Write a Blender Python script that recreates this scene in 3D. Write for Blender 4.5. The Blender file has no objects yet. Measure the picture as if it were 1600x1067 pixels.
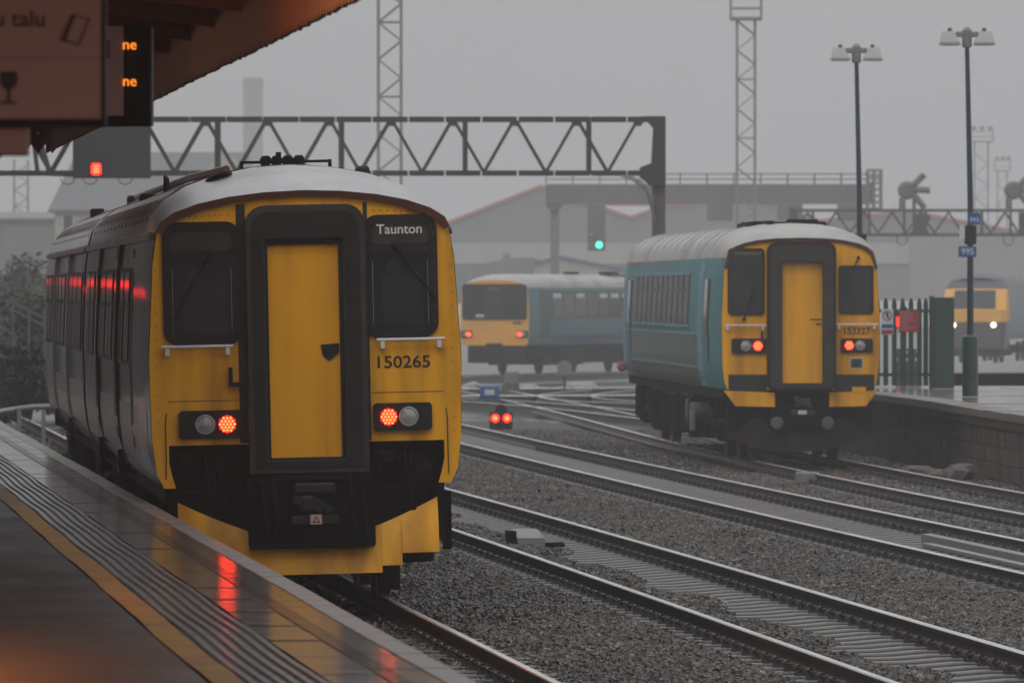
import bpy, bmesh, math, random
import numpy as np
from mathutils import Vector, Matrix
random.seed(7)
S = bpy.context.scene
COL = S.collection
R = math.radians

# ------------------------------------------------------------------ camera, sky, sun, exposure
EYE = 2.75            # metres above the rail head
FPX = 12000.0         # focal length in photo pixels (1600 px wide)
HOR = 455.0           # photo row of the horizon
cam_d = bpy.data.cameras.new('camera')
cam = bpy.data.objects.new('camera', cam_d); COL.objects.link(cam)
cam.location = (0, 0, EYE)
cam.rotation_euler = (R(90) - math.atan((533.5 - HOR) / FPX), 0, 0)
cam_d.sensor_width = 36.0
cam_d.lens = 36.0 * FPX / 1600.0
cam_d.clip_start = 0.5
cam_d.clip_end = 4000
cam_d.dof.use_dof = True
cam_d.dof.focus_distance = 68.0
cam_d.dof.aperture_fstop = 8.0
S.camera = cam

SUN_EL, SUN_AZ = R(48), R(200)      # azimuth clockwise from +Y: behind the camera, to its left
W = bpy.data.worlds.new('World'); S.world = W; W.use_nodes = True
nt = W.node_tree; nt.nodes.clear()
wo = nt.nodes.new('ShaderNodeOutputWorld'); bg = nt.nodes.new('ShaderNodeBackground')
sky = nt.nodes.new('ShaderNodeTexSky'); sky.sky_type = 'NISHITA'; sky.sun_disc = False
sky.sun_elevation = SUN_EL; sky.sun_rotation = SUN_AZ; sky.dust_density = 4.0
hs = nt.nodes.new('ShaderNodeHueSaturation'); hs.inputs['Saturation'].default_value = 0.12
hs.inputs['Value'].default_value = 0.05
nt.links.new(sky.outputs[0], hs.inputs['Color'])
# overcast deck: a rain cloud sky is about three times brighter overhead than at the horizon
tc = nt.nodes.new('ShaderNodeTexCoord'); sx = nt.nodes.new('ShaderNodeSeparateXYZ')
nt.links.new(tc.outputs['Generated'], sx.inputs[0])
mz = nt.nodes.new('ShaderNodeMath'); mz.operation = 'MAXIMUM'; mz.inputs[1].default_value = 0.0
nt.links.new(sx.outputs['Z'], mz.inputs[0])
ma = nt.nodes.new('ShaderNodeMath'); ma.operation = 'MULTIPLY_ADD'
SKY_H = 0.395
ma.inputs[1].default_value = 2.0 * SKY_H; ma.inputs[2].default_value = SKY_H
nt.links.new(mz.outputs[0], ma.inputs[0])
cn = nt.nodes.new('ShaderNodeTexNoise'); cn.inputs['Scale'].default_value = 9.0; cn.inputs['Detail'].default_value = 5
nt.links.new(tc.outputs['Generated'], cn.inputs['Vector'])
cm_ = nt.nodes.new('ShaderNodeMapRange'); cm_.inputs['To Min'].default_value = 0.86; cm_.inputs['To Max'].default_value = 1.14
nt.links.new(cn.outputs['Fac'], cm_.inputs['Value'])
cx_ = nt.nodes.new('ShaderNodeMath'); cx_.operation = 'MULTIPLY'
nt.links.new(ma.outputs[0], cx_.inputs[0]); nt.links.new(cm_.outputs[0], cx_.inputs[1])
cl = nt.nodes.new('ShaderNodeMix'); cl.data_type = 'RGBA'; cl.blend_type = 'MULTIPLY'
cl.inputs['Factor'].default_value = 1.0
nt.links.new(cx_.outputs[0], cl.inputs['A']); cl.inputs['B'].default_value = (0.985, 0.995, 1.02, 1)
mx = nt.nodes.new('ShaderNodeMix'); mx.data_type = 'RGBA'; mx.inputs['Factor'].default_value = 0.88
nt.links.new(hs.outputs[0], mx.inputs['A']); nt.links.new(cl.outputs['Result'], mx.inputs['B'])
nt.links.new(mx.outputs['Result'], bg.inputs['Color']); bg.inputs['Strength'].default_value = 1.0
nt.links.new(bg.outputs[0], wo.inputs['Surface'])

sd = bpy.data.lights.new('sun', 'SUN'); sd.energy = 0.5; sd.angle = R(25); sd.color = (1, 0.97, 0.93)
sun = bpy.data.objects.new('sun', sd); COL.objects.link(sun)
sv = Vector((math.sin(SUN_AZ) * math.cos(SUN_EL), math.cos(SUN_AZ) * math.cos(SUN_EL), math.sin(SUN_EL)))
sun.rotation_euler = sv.to_track_quat('Z', 'Y').to_euler()

S.view_settings.view_transform = 'Standard'; S.view_settings.look = 'None'
S.view_settings.exposure = 0.0; S.view_settings.gamma = 1.0; S.view_settings.use_curve_mapping = False
S.render.engine = 'CYCLES'
S.cycles.use_denoising = True
S.cycles.max_bounces = 5; S.cycles.diffuse_bounces = 3; S.cycles.volume_bounces = 2; S.cycles.sample_clamp_indirect = 20.0

def px(x, y, Y):
    """world point at depth Y that the photo shows at pixel (x, y)"""
    return Vector(((x - 800) * Y / FPX, Y, EYE - (y - HOR) * Y / FPX))

# ------------------------------------------------------------------ materials
MATS = {}
def mat(name, col, rough=0.6, metal=0.0, var=0.15, scale=3.0, bump=0.0, bscale=None, coat=0.0, spec=0.5,
        rvar=0.1, dirt=None, dirt_amt=0.0, stretch=None, emit=None, estr=0.0):
    if name in MATS: return MATS[name]
    m = bpy.data.materials.new(name); m.use_nodes = True
    t = m.node_tree; b = t.nodes['Principled BSDF']
    N = t.nodes.new; L = t.links.new
    tc = N('ShaderNodeTexCoord'); mp = N('ShaderNodeMapping')
    L(tc.outputs['Object'], mp.inputs['Vector'])
    if stretch: mp.inputs['Scale'].default_value = stretch
    n = N('ShaderNodeTexNoise'); n.inputs['Scale'].default_value = scale; n.inputs['Detail'].default_value = 6
    n.inputs['Roughness'].default_value = 0.65
    L(mp.outputs[0], n.inputs['Vector'])
    cr = N('ShaderNodeValToRGB')
    c = Vector(col[:3])
    lo, hi = c * (1 - var), c * (1 + var)
    cr.color_ramp.elements[0].position = 0.3; cr.color_ramp.elements[1].position = 0.7
    cr.color_ramp.elements[0].color = (*lo, 1); cr.color_ramp.elements[1].color = (*[min(v, 1) for v in hi], 1)
    L(n.outputs['Fac'], cr.inputs['Fac'])
    out = cr.outputs['Color']
    if dirt:
        n2 = N('ShaderNodeTexNoise'); n2.inputs['Scale'].default_value = scale * 0.45; n2.inputs['Detail'].default_value = 8
        L(mp.outputs[0], n2.inputs['Vector'])
        r2 = N('ShaderNodeValToRGB'); r2.color_ramp.elements[0].position = 0.45; r2.color_ramp.elements[1].position = 0.75
        r2.color_ramp.elements[1].color = (dirt_amt,) * 3 + (1,)
        L(n2.outputs['Fac'], r2.inputs['Fac'])
        mm = N('ShaderNodeMix'); mm.data_type = 'RGBA'
        L(r2.outputs['Color'], mm.inputs['Factor']); L(out, mm.inputs['A']); mm.inputs['B'].default_value = (*dirt, 1)
        out = mm.outputs['Result']
    L(out, b.inputs['Base Color'])
    rm = N('ShaderNodeMapRange'); rm.inputs['To Min'].default_value = max(rough - rvar, 0.02)
    rm.inputs['To Max'].default_value = min(rough + rvar, 1)
    L(n.outputs['Fac'], rm.inputs['Value']); L(rm.outputs[0], b.inputs['Roughness'])
    b.inputs['Metallic'].default_value = metal
    b.inputs['Specular IOR Level'].default_value = spec
    b.inputs['Coat Weight'].default_value = coat; b.inputs['Coat Roughness'].default_value = 0.08
    if bump:
        nb = N('ShaderNodeTexNoise'); nb.inputs['Scale'].default_value = bscale or scale * 4; nb.inputs['Detail'].default_value = 4
        L(mp.outputs[0], nb.inputs['Vector'])
        bp = N('ShaderNodeBump'); bp.inputs['Strength'].default_value = bump; bp.inputs['Distance'].default_value = 0.02
        L(nb.outputs['Fac'], bp.inputs['Height']); L(bp.outputs[0], b.inputs['Normal'])
    if emit:
        b.inputs['Emission Color'].default_value = (*emit, 1); b.inputs['Emission Strength'].default_value = estr
    MATS[name] = m
    return m

M_YEL = mat('train_yellow', (0.86, 0.395, 0.008), 0.45, var=0.10, scale=2.2, dirt=(0.20, 0.08, 0.012), dirt_amt=0.7, spec=0.35, stretch=(3.5, 3.5, .45), bump=0.02)
M_YEL2 = mat('train_yellow_clean', (0.86, 0.385, 0.008), 0.45, var=0.06, scale=2, dirt=(0.30, 0.12, 0.012), dirt_amt=0.75, spec=0.3, stretch=(3, 3, .35))
M_BLK = mat('black_rubber', (0.012, 0.0115, 0.011), 0.55, var=0.4, scale=6, spec=0.3)
M_GAT = mat('gangway_grey', (0.028, 0.027, 0.024), 0.5, var=0.35, scale=5, spec=0.35, dirt=(0.05, 0.045, 0.035), dirt_amt=0.6)
M_UND = mat('underframe_dark', (0.0055, 0.005, 0.0045), 0.75, var=0.5, scale=4, spec=0.12, bump=0.3, dirt=(0.022, 0.014, 0.009), dirt_amt=0.5)
M_RUST = mat('rust_brown', (0.050, 0.026, 0.016), 0.7, var=0.4, scale=5, spec=0.3, bump=0.3)
M_GLASS = mat('dark_glass', (0.012, 0.013, 0.015), 0.08, var=0.2, scale=1.5, spec=0.22, rvar=0.03)
M_GLASS2 = mat('smoked_glass', (0.03, 0.033, 0.034), 0.12, var=0.3, scale=1.2, spec=0.3, rvar=0.05)
M_SIDE1 = mat('dark_livery', (0.018, 0.016, 0.028), 0.11, var=0.25, scale=1.2, spec=0.5, rvar=0.05, dirt=(0.05, 0.045, 0.04), dirt_amt=0.3, stretch=(1, .4, 1))
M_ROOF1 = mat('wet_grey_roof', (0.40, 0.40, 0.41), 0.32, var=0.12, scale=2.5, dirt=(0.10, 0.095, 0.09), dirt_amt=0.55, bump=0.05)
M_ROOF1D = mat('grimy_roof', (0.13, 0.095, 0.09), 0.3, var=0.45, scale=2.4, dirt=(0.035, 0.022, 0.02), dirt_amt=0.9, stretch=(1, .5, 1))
M_BROW = mat('plum_rim', (0.085, 0.030, 0.018), 0.35, var=0.2, scale=2, coat=0.3)
M_TEAL = mat('teal_livery', (0.085, 0.225, 0.235), 0.5, var=0.15, scale=1.0, spec=0.14, dirt=(0.12, 0.15, 0.145), dirt_amt=0.95, stretch=(1, .25, 1))
M_TEALP = mat('pale_teal', (0.16, 0.29, 0.33), 0.5, var=0.1, scale=2, spec=0.2)
M_ROOF2 = mat('pale_roof', (0.40, 0.395, 0.38), 0.5, var=0.1, scale=1.5, dirt=(0.17, 0.16, 0.15), dirt_amt=0.6)
M_GREYP = mat('grey_panel', (0.085, 0.09, 0.088), 0.5, var=0.15, scale=2, spec=0.2)
M_PINK = mat('pink_line', (0.30, 0.10, 0.09), 0.5, var=0.2)
M_SGL = mat('side_glass', (0.034, 0.032, 0.030), 0.3, var=0.2, scale=1.0, spec=0.1)
M_SFR = mat('window_surround', (0.15, 0.155, 0.15), 0.5, var=0.1, spec=0.2)
M_BOARD = mat('pale_board', (0.22, 0.215, 0.205), 0.45, var=0.12, scale=1.5, spec=0.3)
M_LOW_SHEEN = mat('lower_sheen', (0.14, 0.137, 0.132), 0.22, var=0.25, scale=1.5, spec=0.4, stretch=(1, 1, .4))  # pale tone stands for wet platform and sky mirrored low on the side
M_CHR = mat('white_rail', (0.62, 0.62, 0.62), 0.3, var=0.08)
M_LENS = mat('headlamp_lens', (0.30, 0.30, 0.30), 0.12, var=0.2, scale=20, coat=0.6)
M_RED = mat('tail_lamp_lit', (0.5, 0.02, 0.01), 0.3, emit=(1.0, 0.024, 0.006), estr=24.0)
M_REDB = mat('tail_lamp_lens', (0.3, 0.01, 0.01), 0.25, emit=(1.0, 0.007, 0.004), estr=10.0)
M_REDL = mat('tail_lens_glow', (0.3, 0.01, 0.01), 0.25, emit=(1.0, 0.012, 0.008), estr=1.6)
M_REDT = mat('added_red_glow', (0.3, 0.01, 0.01), 0.25, emit=(1.0, 0.01, 0.008), estr=3.0)  # glow of the added strip that the train windows mirror
M_GRN = mat('green_aspect', (0.02, 0.4, 0.3), 0.3, emit=(0.05, 1.0, 0.62), estr=3.0)
M_HEAD = mat('head_lamp_lit', (0.8, 0.8, 0.7), 0.3, emit=(1.0, 0.86, 0.58), estr=4.0)
M_LED = mat('amber_led', (0.5, 0.2, 0.02), 0.4, emit=(1.0, 0.27, 0.02), estr=1.6)
M_TXT = mat('number_black', (0.012, 0.011, 0.01), 0.5)
M_DEST = mat('destination_white', (0.45, 0.43, 0.38), 0.5, emit=(0.8, 0.78, 0.7), estr=0.12)
M_WHITE = mat('white_enamel', (0.55, 0.55, 0.54), 0.4, var=0.08)
M_STEEL = mat('rail_head_steel', (0.78, 0.78, 0.76), 0.26, metal=0.85, var=0.15, scale=0.6, rvar=0.08, stretch=(8, .5, 8))
M_RAIL = mat('rail_side_rust', (0.022, 0.0165, 0.013), 0.5, var=0.4, scale=1.2, spec=0.4)
M_CONC = mat('wet_concrete', (0.20, 0.195, 0.185), 0.3, var=0.25, scale=5, bump=0.1, rvar=0.15)
M_SLP = mat('sleeper_concrete', (0.10, 0.096, 0.090), 0.32, var=0.4, scale=3, rvar=0.15, dirt=(0.045, 0.038, 0.03), dirt_amt=0.9)
M_CLIP = mat('rail_clip_iron', (0.018, 0.014, 0.012), 0.4, var=0.4, scale=8, spec=0.5)
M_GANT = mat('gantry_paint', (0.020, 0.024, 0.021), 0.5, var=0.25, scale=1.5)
M_GALV = mat('galvanised_steel', (0.20, 0.205, 0.21), 0.45, metal=0.3, var=0.2, scale=2)
M_GREEN = mat('green_paint', (0.012, 0.045, 0.034), 0.3, var=0.2, scale=4, coat=0.2)
M_BLUEP = mat('lamp_post_blue', (0.012, 0.026, 0.036), 0.35, var=0.2, scale=3)
M_BLUE = mat('blue_plate', (0.02, 0.085, 0.26), 0.4, var=0.1)
M_TIMB = mat('brown_timber', (0.095, 0.037, 0.018), 0.6, var=0.45, scale=3, stretch=(1, 1, .2))
M_UCAN = mat('canopy_boards', (0.07, 0.033, 0.02), 0.7, var=0.35, scale=2, stretch=(1, .2, 1))
M_SALM = mat('salmon_sign', (0.60, 0.35, 0.30), 0.5, var=0.04, scale=1)
M_SIGNI = mat('sign_print', (0.02, 0.018, 0.018), 0.5)
M_RSIGN = mat('red_sign', (0.33, 0.035, 0.045), 0.45, var=0.08)

# ------------------------------------------------------------------ mesh helpers
class MB:
    def __init__(s): s.v = []; s.f = []; s.m = []
    def add(s, vs, fs, mi=0):
        o = len(s.v); s.v += [tuple(v) for v in vs]; s.f += [tuple(i + o for i in f) for f in fs]; s.m += [mi] * len(fs); return s
    def box(s, a, b, mi=0):
        (x0, y0, z0), (x1, y1, z1) = a, b
        x0, x1 = min(x0, x1), max(x0, x1); y0, y1 = min(y0, y1), max(y0, y1); z0, z1 = min(z0, z1), max(z0, z1)
        vs = [(x0, y0, z0), (x1, y0, z0), (x1, y1, z0), (x0, y1, z0), (x0, y0, z1), (x1, y0, z1), (x1, y1, z1), (x0, y1, z1)]
        return s.add(vs, [(0, 3, 2, 1), (4, 5, 6, 7), (0, 1, 5, 4), (1, 2, 6, 5), (2, 3, 7, 6), (3, 0, 4, 7)], mi)
    def bbox(s, a, b, r=0.01, mi=0):
        """box with its edges chamfered"""
        (x0, y0, z0), (x1, y1, z1) = a, b
        x0, x1 = min(x0, x1), max(x0, x1); y0, y1 = min(y0, y1), max(y0, y1); z0, z1 = min(z0, z1), max(z0, z1)
        r = min(r, (x1 - x0) * .45, (y1 - y0) * .45, (z1 - z0) * .45)
        def ring(i, z): return [(x0 + i, y0 + r, z), (x0 + r, y0 + i, z), (x1 - r, y0 + i, z), (x1 - i, y0 + r, z), (x1 - i, y1 - r, z), (x1 - r, y1 - i, z), (x0 + r, y1 - i, z), (x0 + i, y1 - r, z)]
        vs = ring(r * .7, z0) + ring(0, z0 + r) + ring(0, z1 - r) + ring(r * .7, z1)
        fs = [tuple(range(7, -1, -1)), tuple(range(24, 32))]
        for k in range(3):
            for i in range(8): j = (i + 1) % 8; fs.append((k * 8 + i, k * 8 + j, k * 8 + 8 + j, k * 8 + 8 + i))
        return s.add(vs, fs, mi)
    def beam(s, a, b, w, h=None, mi=0):
        a, b = Vector(a), Vector(b); d = (b - a).normalized(); h = h or w
        u = d.cross(Vector((0, 1, 0)))
        if u.length < 0.05: u = d.cross(Vector((0, 0, 1)))
        u.normalize(); v = d.cross(u).normalized()
        vs = []
        for p in (a, b):
            for i, j in ((-1, -1), (1, -1), (1, 1), (-1, 1)): vs.append(p + u * (i * w / 2) + v * (j * h / 2))
        return s.add(vs, [(3, 2, 1, 0), (4, 5, 6, 7), (0, 1, 5, 4), (1, 2, 6, 5), (2, 3, 7, 6), (3, 0, 4, 7)], mi)
    def tube(s, pts, r, n=6, mi=0, cap=True):
        pts = [Vector(p) for p in pts]; rs = r if isinstance(r, (list, tuple)) else [r] * len(pts)
        vs = []; u = None
        for i, p in enumerate(pts):
            d = (pts[min(i + 1, len(pts) - 1)] - pts[max(i - 1, 0)]).normalized()
            if u is None:
                u = d.cross(Vector((0, 0, 1)));
                if u.length < .05: u = d.cross(Vector((1, 0, 0)))
            u = (u - d * u.dot(d)).normalized(); v = d.cross(u)
            for k in range(n):
                a = 2 * math.pi * k / n; vs.append(p + (u * math.cos(a) + v * math.sin(a)) * rs[i])
        fs = []
        for i in range(len(pts) - 1):
            for k in range(n): l = (k + 1) % n; fs.append((i * n + k, i * n + l, i * n + n + l, i * n + n + k))
        if cap: fs += [tuple(range(n - 1, -1, -1)), tuple(range((len(pts) - 1) * n, len(pts) * n))]
        return s.add(vs, fs, mi)
    def lathe(s, prof, c, axis='y', n=16, mi=0):
        """prof: (radius, along) pairs turned round an axis through c"""
        vs = []
        for r, t in prof:
            for k in range(n):
                a = 2 * math.pi * k / n; p, q = r * math.cos(a), r * math.sin(a)
                vs.append({'y': (c[0] + p, c[1] + t, c[2] + q), 'x': (c[0] + t, c[1] + p, c[2] + q), 'z': (c[0] + p, c[1] + q, c[2] + t)}[axis])
        fs = []
        for i in range(len(prof) - 1):
            for k in range(n): l = (k + 1) % n; fs.append((i * n + k, i * n + l, i * n + n + l, i * n + n + k))
        fs += [tuple(range(n - 1, -1, -1)), tuple(range((len(prof) - 1) * n, len(prof) * n))]
        return s.add(vs, fs, mi)
    def plate(s, pts, y0, y1, mi=0):
        """polygon in x, z (any shape) made solid between y0 and y1"""
        n = len(pts)
        vs = [(x, y0, z) for x, z in pts] + [(x, y1, z) for x, z in pts]
        fs = [tuple(range(n)), tuple(range(2 * n - 1, n - 1, -1))]
        for i in range(n): j = (i + 1) % n; fs.append((j, i, n + i, n + j))
        return s.add(vs, fs, mi)
    def ring(s, outer, inner, y0, y1, mi=0):
        n = len(outer)
        vs = [(x, y0, z) for x, z in outer] + [(x, y0, z) for x, z in inner] + [(x, y1, z) for x, z in outer] + [(x, y1, z) for x, z in inner]
        fs = []
        for i in range(n):
            j = (i + 1) % n
            fs += [(i, j, n + j, n + i), (2 * n + j, 2 * n + i, 3 * n + i, 3 * n + j), (j, i, 2 * n + i, 2 * n + j), (n + i, n + j, 3 * n + j, 3 * n + i)]
        return s.add(vs, fs, mi)
    def build(s, name, mats, parent=None, smooth=False, fix=True):
        me = bpy.data.meshes.new(name); me.from_pydata(s.v, [], s.f)
        for m in (mats if isinstance(mats, (list, tuple)) else [mats]): me.materials.append(m)
        me.polygons.foreach_set('material_index', s.m)
        if fix:
            bm = bmesh.new(); bm.from_mesh(me); bmesh.ops.recalc_face_normals(bm, faces=bm.faces); bm.to_mesh(me); bm.free()
        if smooth:
            me.polygons.foreach_set('use_smooth', [True] * len(me.polygons))
            me.set_sharp_from_angle(angle=R(smooth if smooth is not True else 35))
        me.update()
        o = bpy.data.objects.new(name, me); COL.objects.link(o)
        if parent: o.parent = parent
        return o

def rrect(x0, z0, x1, z1, r, n=4, rb=None):
    """rounded rectangle outline; rb: radius of the bottom corners"""
    rb = r if rb is None else rb
    pts = []
    for cx, cz, a0, q in ((x1 - rb, z0 + rb, -90, rb), (x1 - r, z1 - r, 0, r), (x0 + r, z1 - r, 90, r), (x0 + rb, z0 + rb, 180, rb)):
        for k in range(n + 1):
            a = R(a0 + 90 * k / n); pts.append((cx + q * math.cos(a), cz + q * math.sin(a)))
    return pts

def tag(o, label=None, cat=None, group=None, kind=None):
    if label: o['label'] = label
    if cat: o['category'] = cat
    if group: o['group'] = group
    if kind: o['kind'] = kind
    return o
def empty(name, loc=(0, 0, 0), rot=(0, 0, 0)):
    o = bpy.data.objects.new(name, None); COL.objects.link(o); o.location = loc; o.rotation_euler = rot
    o.empty_display_size = 0.3
    return o
def copy_tree(o, parent=None):
    c = o.copy(); COL.objects.link(c); c.parent = parent
    for ch in o.children: copy_tree(ch, c)
    return c
def clone(o, parent, loc, rz=None, scale=None):
    c = o.copy(); COL.objects.link(c); c.parent = parent; c.location = loc
    if rz is not None: c.rotation_euler = (0, 0, rz)
    if scale: c.scale = scale
    return c
def text(name, s, size, loc, m, parent, rot=(R(90), 0, 0), ext=0.002, align='CENTER', sx=1.0, bold=.012):
    cu = bpy.data.curves.new(name, 'FONT'); cu.body = s; cu.size = size; cu.extrude = ext; cu.align_x = align; cu.align_y = 'CENTER'
    cu.resolution_u = 3; cu.offset = bold * size
    t = bpy.data.objects.new(name + '_tmp', cu); COL.objects.link(t)
    dg = bpy.context.evaluated_depsgraph_get()
    me = bpy.data.meshes.new_from_object(t.evaluated_get(dg))
    bpy.data.objects.remove(t); bpy.data.curves.remove(cu)
    me.materials.clear(); me.materials.append(m)
    o = bpy.data.objects.new(name, me); COL.objects.link(o); o.parent = parent
    o.location = loc; o.rotation_euler = rot; o.scale = (sx, 1, 1)
    return o

def rnd(a, b): return random.uniform(a, b)

# ------------------------------------------------------------------ lines of the place (metres; y is the distance ahead)
def poly(c, y0): return lambda y: sum(k * (y - y0) ** i for i, k in enumerate(c))
def lin_out(fn, ya, yb):
    """fn between ya and yb, straight beyond"""
    def g(y):
        if y > yb: return fn(yb) + (fn(yb) - fn(yb - 1)) * (y - yb)
        if y < ya: return fn(ya) + (fn(ya + 1) - fn(ya)) * (y - ya)
        return fn(y)
    return g
T1 = lin_out(poly((-2.05, -0.0965), 70), 20, 400)
T2 = lin_out(poly((1.937, -0.0966, -9.5e-5), 70), 40, 140)
T3 = lin_out(poly((6.258, -0.0978, 7.5e-5), 70), 60, 170)
T4 = lin_out(poly((6.66, -0.0854, 3.06e-4), 100), 90, 165)
def drop(y):
    t = min(max((y - 150) / 140, 0), 1); return -0.44 * t * t * (3 - 2 * t)
def edge_s(y): return -2.527 - 0.0975 * (y - 60) + 0.004 * math.sin(y * .42) * (1 if y > 30 else 0)
PT = 0.915           # platform height above the rail

# ------------------------------------------------------------------ ground
def ground_mat(name, col, rough, var=0.5, scale=9.0, bump=0.8):
    m = mat(name, col, rough, var=var, scale=scale, bump=bump, bscale=scale * 2.2, rvar=0.2, spec=0.4, dirt=(0.03, 0.028, 0.022), dirt_amt=0.7)
    return m
M_BAL = ground_mat('ballast_bed', (0.042, 0.038, 0.034), 0.6)
M_YARD = ground_mat('yard_ballast', (0.085, 0.083, 0.078), 0.34, scale=2.0, bump=0.5)
g = MB()
ys = [-60, 0, 40, 100, 150, 180, 200, 220, 240, 260, 290, 320, 400, 600, 800]
xs = [-260, -120, -40, -14, 0, 14, 40, 120, 260]
for y in ys:
    for x in xs: g.v.append((x, y, -0.42 + drop(y) * .999))
n = len(xs)
for i in range(len(ys) - 1):
    for j in range(n - 1): g.f.append((i * n + j, i * n + j + 1, (i + 1) * n + j + 1, (i + 1) * n + j)); g.m.append(0)
tag(g.build('ground', M_YARD), 'wet dark gravel ground of the railway yard', kind='structure')

CANT = {1: 0.035, 2: 0.035, 3: 0.02, 4: 0.0}
def four_foot(y, x):
    for k, T in ((1, T1), (2, T2), (3, T3), (4, T4)):
        d = x - T(y)
        if abs(d) < 1.25: return k, d
    return 0, 0
def hash2(x, y): return math.sin(x * 1.7 + 3 * math.sin(y * .31)) * math.cos(y * .9 + 2 * math.sin(x * .7)) + .5 * math.sin(3.1 * x + 1.3 * y)
def bal_z(x, y):
    k, d = four_foot(y, x)
    z = -0.165 + 0.022 * hash2(x, y)
    if k:
        a = abs(d)
        if a < 0.70:
            z = -0.236 + 0.014 * hash2(2 * x, 2 * y)
            if k == 2: z += 0.105 * max(0, min(1, (0.06 - d + 0.16 * math.sin(y * .9) + .12 * math.sin(y * 2.3) + .08 * math.sin(y * 5.1)) / 0.22))
            if k == 3: z += 0.09 * max(0, min(1, (-0.25 - d + 0.14 * math.sin(y * .7) + .1 * math.sin(y * 2.9)) / 0.2))
            if k in (1, 4): z += 0.06
        elif a < 0.88: z = -0.235
        else: z = -0.235 + (a - 0.88) / .37 * 0.08
    if y > 150: z += drop(y)
    return z
b = MB(); W_ = []
YB = np.concatenate([np.arange(40, 112, 0.5), np.arange(112, 176, 1.0)])
for y in YB:
    xl, xr = T1(y) - 1.15, T4(max(y, 60)) + 2.0
    if y < 95: xr = min(xr, 0.085 * y + 2.5)
    W_.append([(xl + (xr - xl) * t / 64) for t in range(65)])
for y, row in zip(YB, W_):
    for x in row: b.v.append((x, y, bal_z(x, y)))
for i in range(len(YB) - 1):
    for j in range(64): b.f.append((i * 65 + j, i * 65 + j + 1, (i + 1) * 65 + j + 1, (i + 1) * 65 + j)); b.m.append(0)
ballast = b.build('ballast_bed', M_BAL, smooth=80, fix=False)
tag(ballast, 'dark wet ballast bed under the running tracks', kind='structure')

# loose stones over the bed: geometry nodes, one object
M_STONE = bpy.data.materials.new('ballast_stone'); M_STONE.use_nodes = True
t = M_STONE.node_tree; pb = t.nodes['Principled BSDF']
oi = t.nodes.new('ShaderNodeObjectInfo'); cr = t.nodes.new('ShaderNodeValToRGB')
e = cr.color_ramp.elements
e[0].position = 0; e[0].color = (0.012, 0.0115, 0.010, 1); e[1].position = 1; e[1].color = (0.24, 0.225, 0.20, 1)
for p_, c_ in ((0.35, (0.032, 0.030, 0.027, 1)), (0.7, (0.058, 0.053, 0.047, 1)), (0.88, (0.085, 0.068, 0.056, 1)), (0.96, (0.14, 0.132, 0.12, 1))):
    q = e.new(p_); q.color = c_
geo = t.nodes.new('ShaderNodeNewGeometry'); nzs = t.nodes.new('ShaderNodeTexNoise'); nzs.inputs['Scale'].default_value = 0.7; nzs.inputs['Detail'].default_value = 3
t.links.new(geo.outputs['Position'], nzs.inputs['Vector'])
crs = t.nodes.new('ShaderNodeValToRGB'); crs.color_ramp.elements[0].position = .36; crs.color_ramp.elements[1].position = .66
crs.color_ramp.elements[0].color = (.52, .47, .43, 1); crs.color_ramp.elements[1].color = (1.15, 1.1, 1.0, 1)
q = crs.color_ramp.elements.new(.52); q.color = (.86, .77, .67, 1)
t.links.new(nzs.outputs['Fac'], crs.inputs['Fac'])
mxs = t.nodes.new('ShaderNodeMix'); mxs.data_type = 'RGBA'; mxs.blend_type = 'MULTIPLY'; mxs.inputs['Factor'].default_value = 1
t.links.new(oi.outputs['Random'], cr.inputs['Fac']); t.links.new(cr.outputs[0], mxs.inputs['A']); t.links.new(crs.outputs[0], mxs.inputs['B']); t.links.new(mxs.outputs['Result'], pb.inputs['Base Color'])
pb.inputs['Roughness'].default_value = 0.34; pb.inputs['Specular IOR Level'].default_value = 0.45
sm = MB()
ny = len(YB)
for y, row in zip(YB, W_):
    for x in row: sm.v.append((x, y, bal_z(x, y) + 0.008))
for i in range(ny - 1):
    if YB[i] > 160: break
    for j in range(64): sm.f.append((i * 65 + j, i * 65 + j + 1, (i + 1) * 65 + j + 1, (i + 1) * 65 + j)); sm.m.append(0)
stones = sm.build('ballast_stones', M_STONE, fix=False)
tag(stones, 'loose grey crushed stone ballast between the rails', 'ballast', kind='stuff')
att = stones.data.attributes.new('dens', 'FLOAT', 'FACE')
dv = []
for p in stones.data.polygons:
    c = p.center; y = c.y
    d = 330 if y < 85 else (270 if y < 105 else 160)
    k, dd = four_foot(y, c.x)
    if k and abs(abs(dd) - .7525) < .06: d = 60
    if k in (2, 3) and abs(dd) < .68 and bal_z(c.x, y) < -.215: d *= (0.36 if k == 2 else 0.55)
    if c.x < -0.0125 * y - 1.5 and y > 66: d *= 0.15
    dv.append(d)
att.data.foreach_set('value', dv)
ng = bpy.data.node_groups.new('scatter_stones', 'GeometryNodeTree')
ng.interface.new_socket('Geometry', in_out='INPUT', socket_type='NodeSocketGeometry')
ng.interface.new_socket('Geometry', in_out='OUTPUT', socket_type='NodeSocketGeometry')
N = ng.nodes.new; L = ng.links.new
gi = N('NodeGroupInput'); go = N('NodeGroupOutput')
dp = N('GeometryNodeDistributePointsOnFaces'); na = N('GeometryNodeInputNamedAttribute'); na.data_type = 'FLOAT'; na.inputs['Name'].default_value = 'dens'
L(gi.outputs[0], dp.inputs['Mesh']); L(na.outputs['Attribute'], dp.inputs['Density'])
ico = N('GeometryNodeMeshIcoSphere'); ico.inputs['Radius'].default_value = 0.040; ico.inputs['Subdivisions'].default_value = 1
sp = N('GeometryNodeSetPosition'); nz = N('ShaderNodeTexNoise'); nz.noise_dimensions = '3D'; nz.inputs['Scale'].default_value = 20
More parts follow.
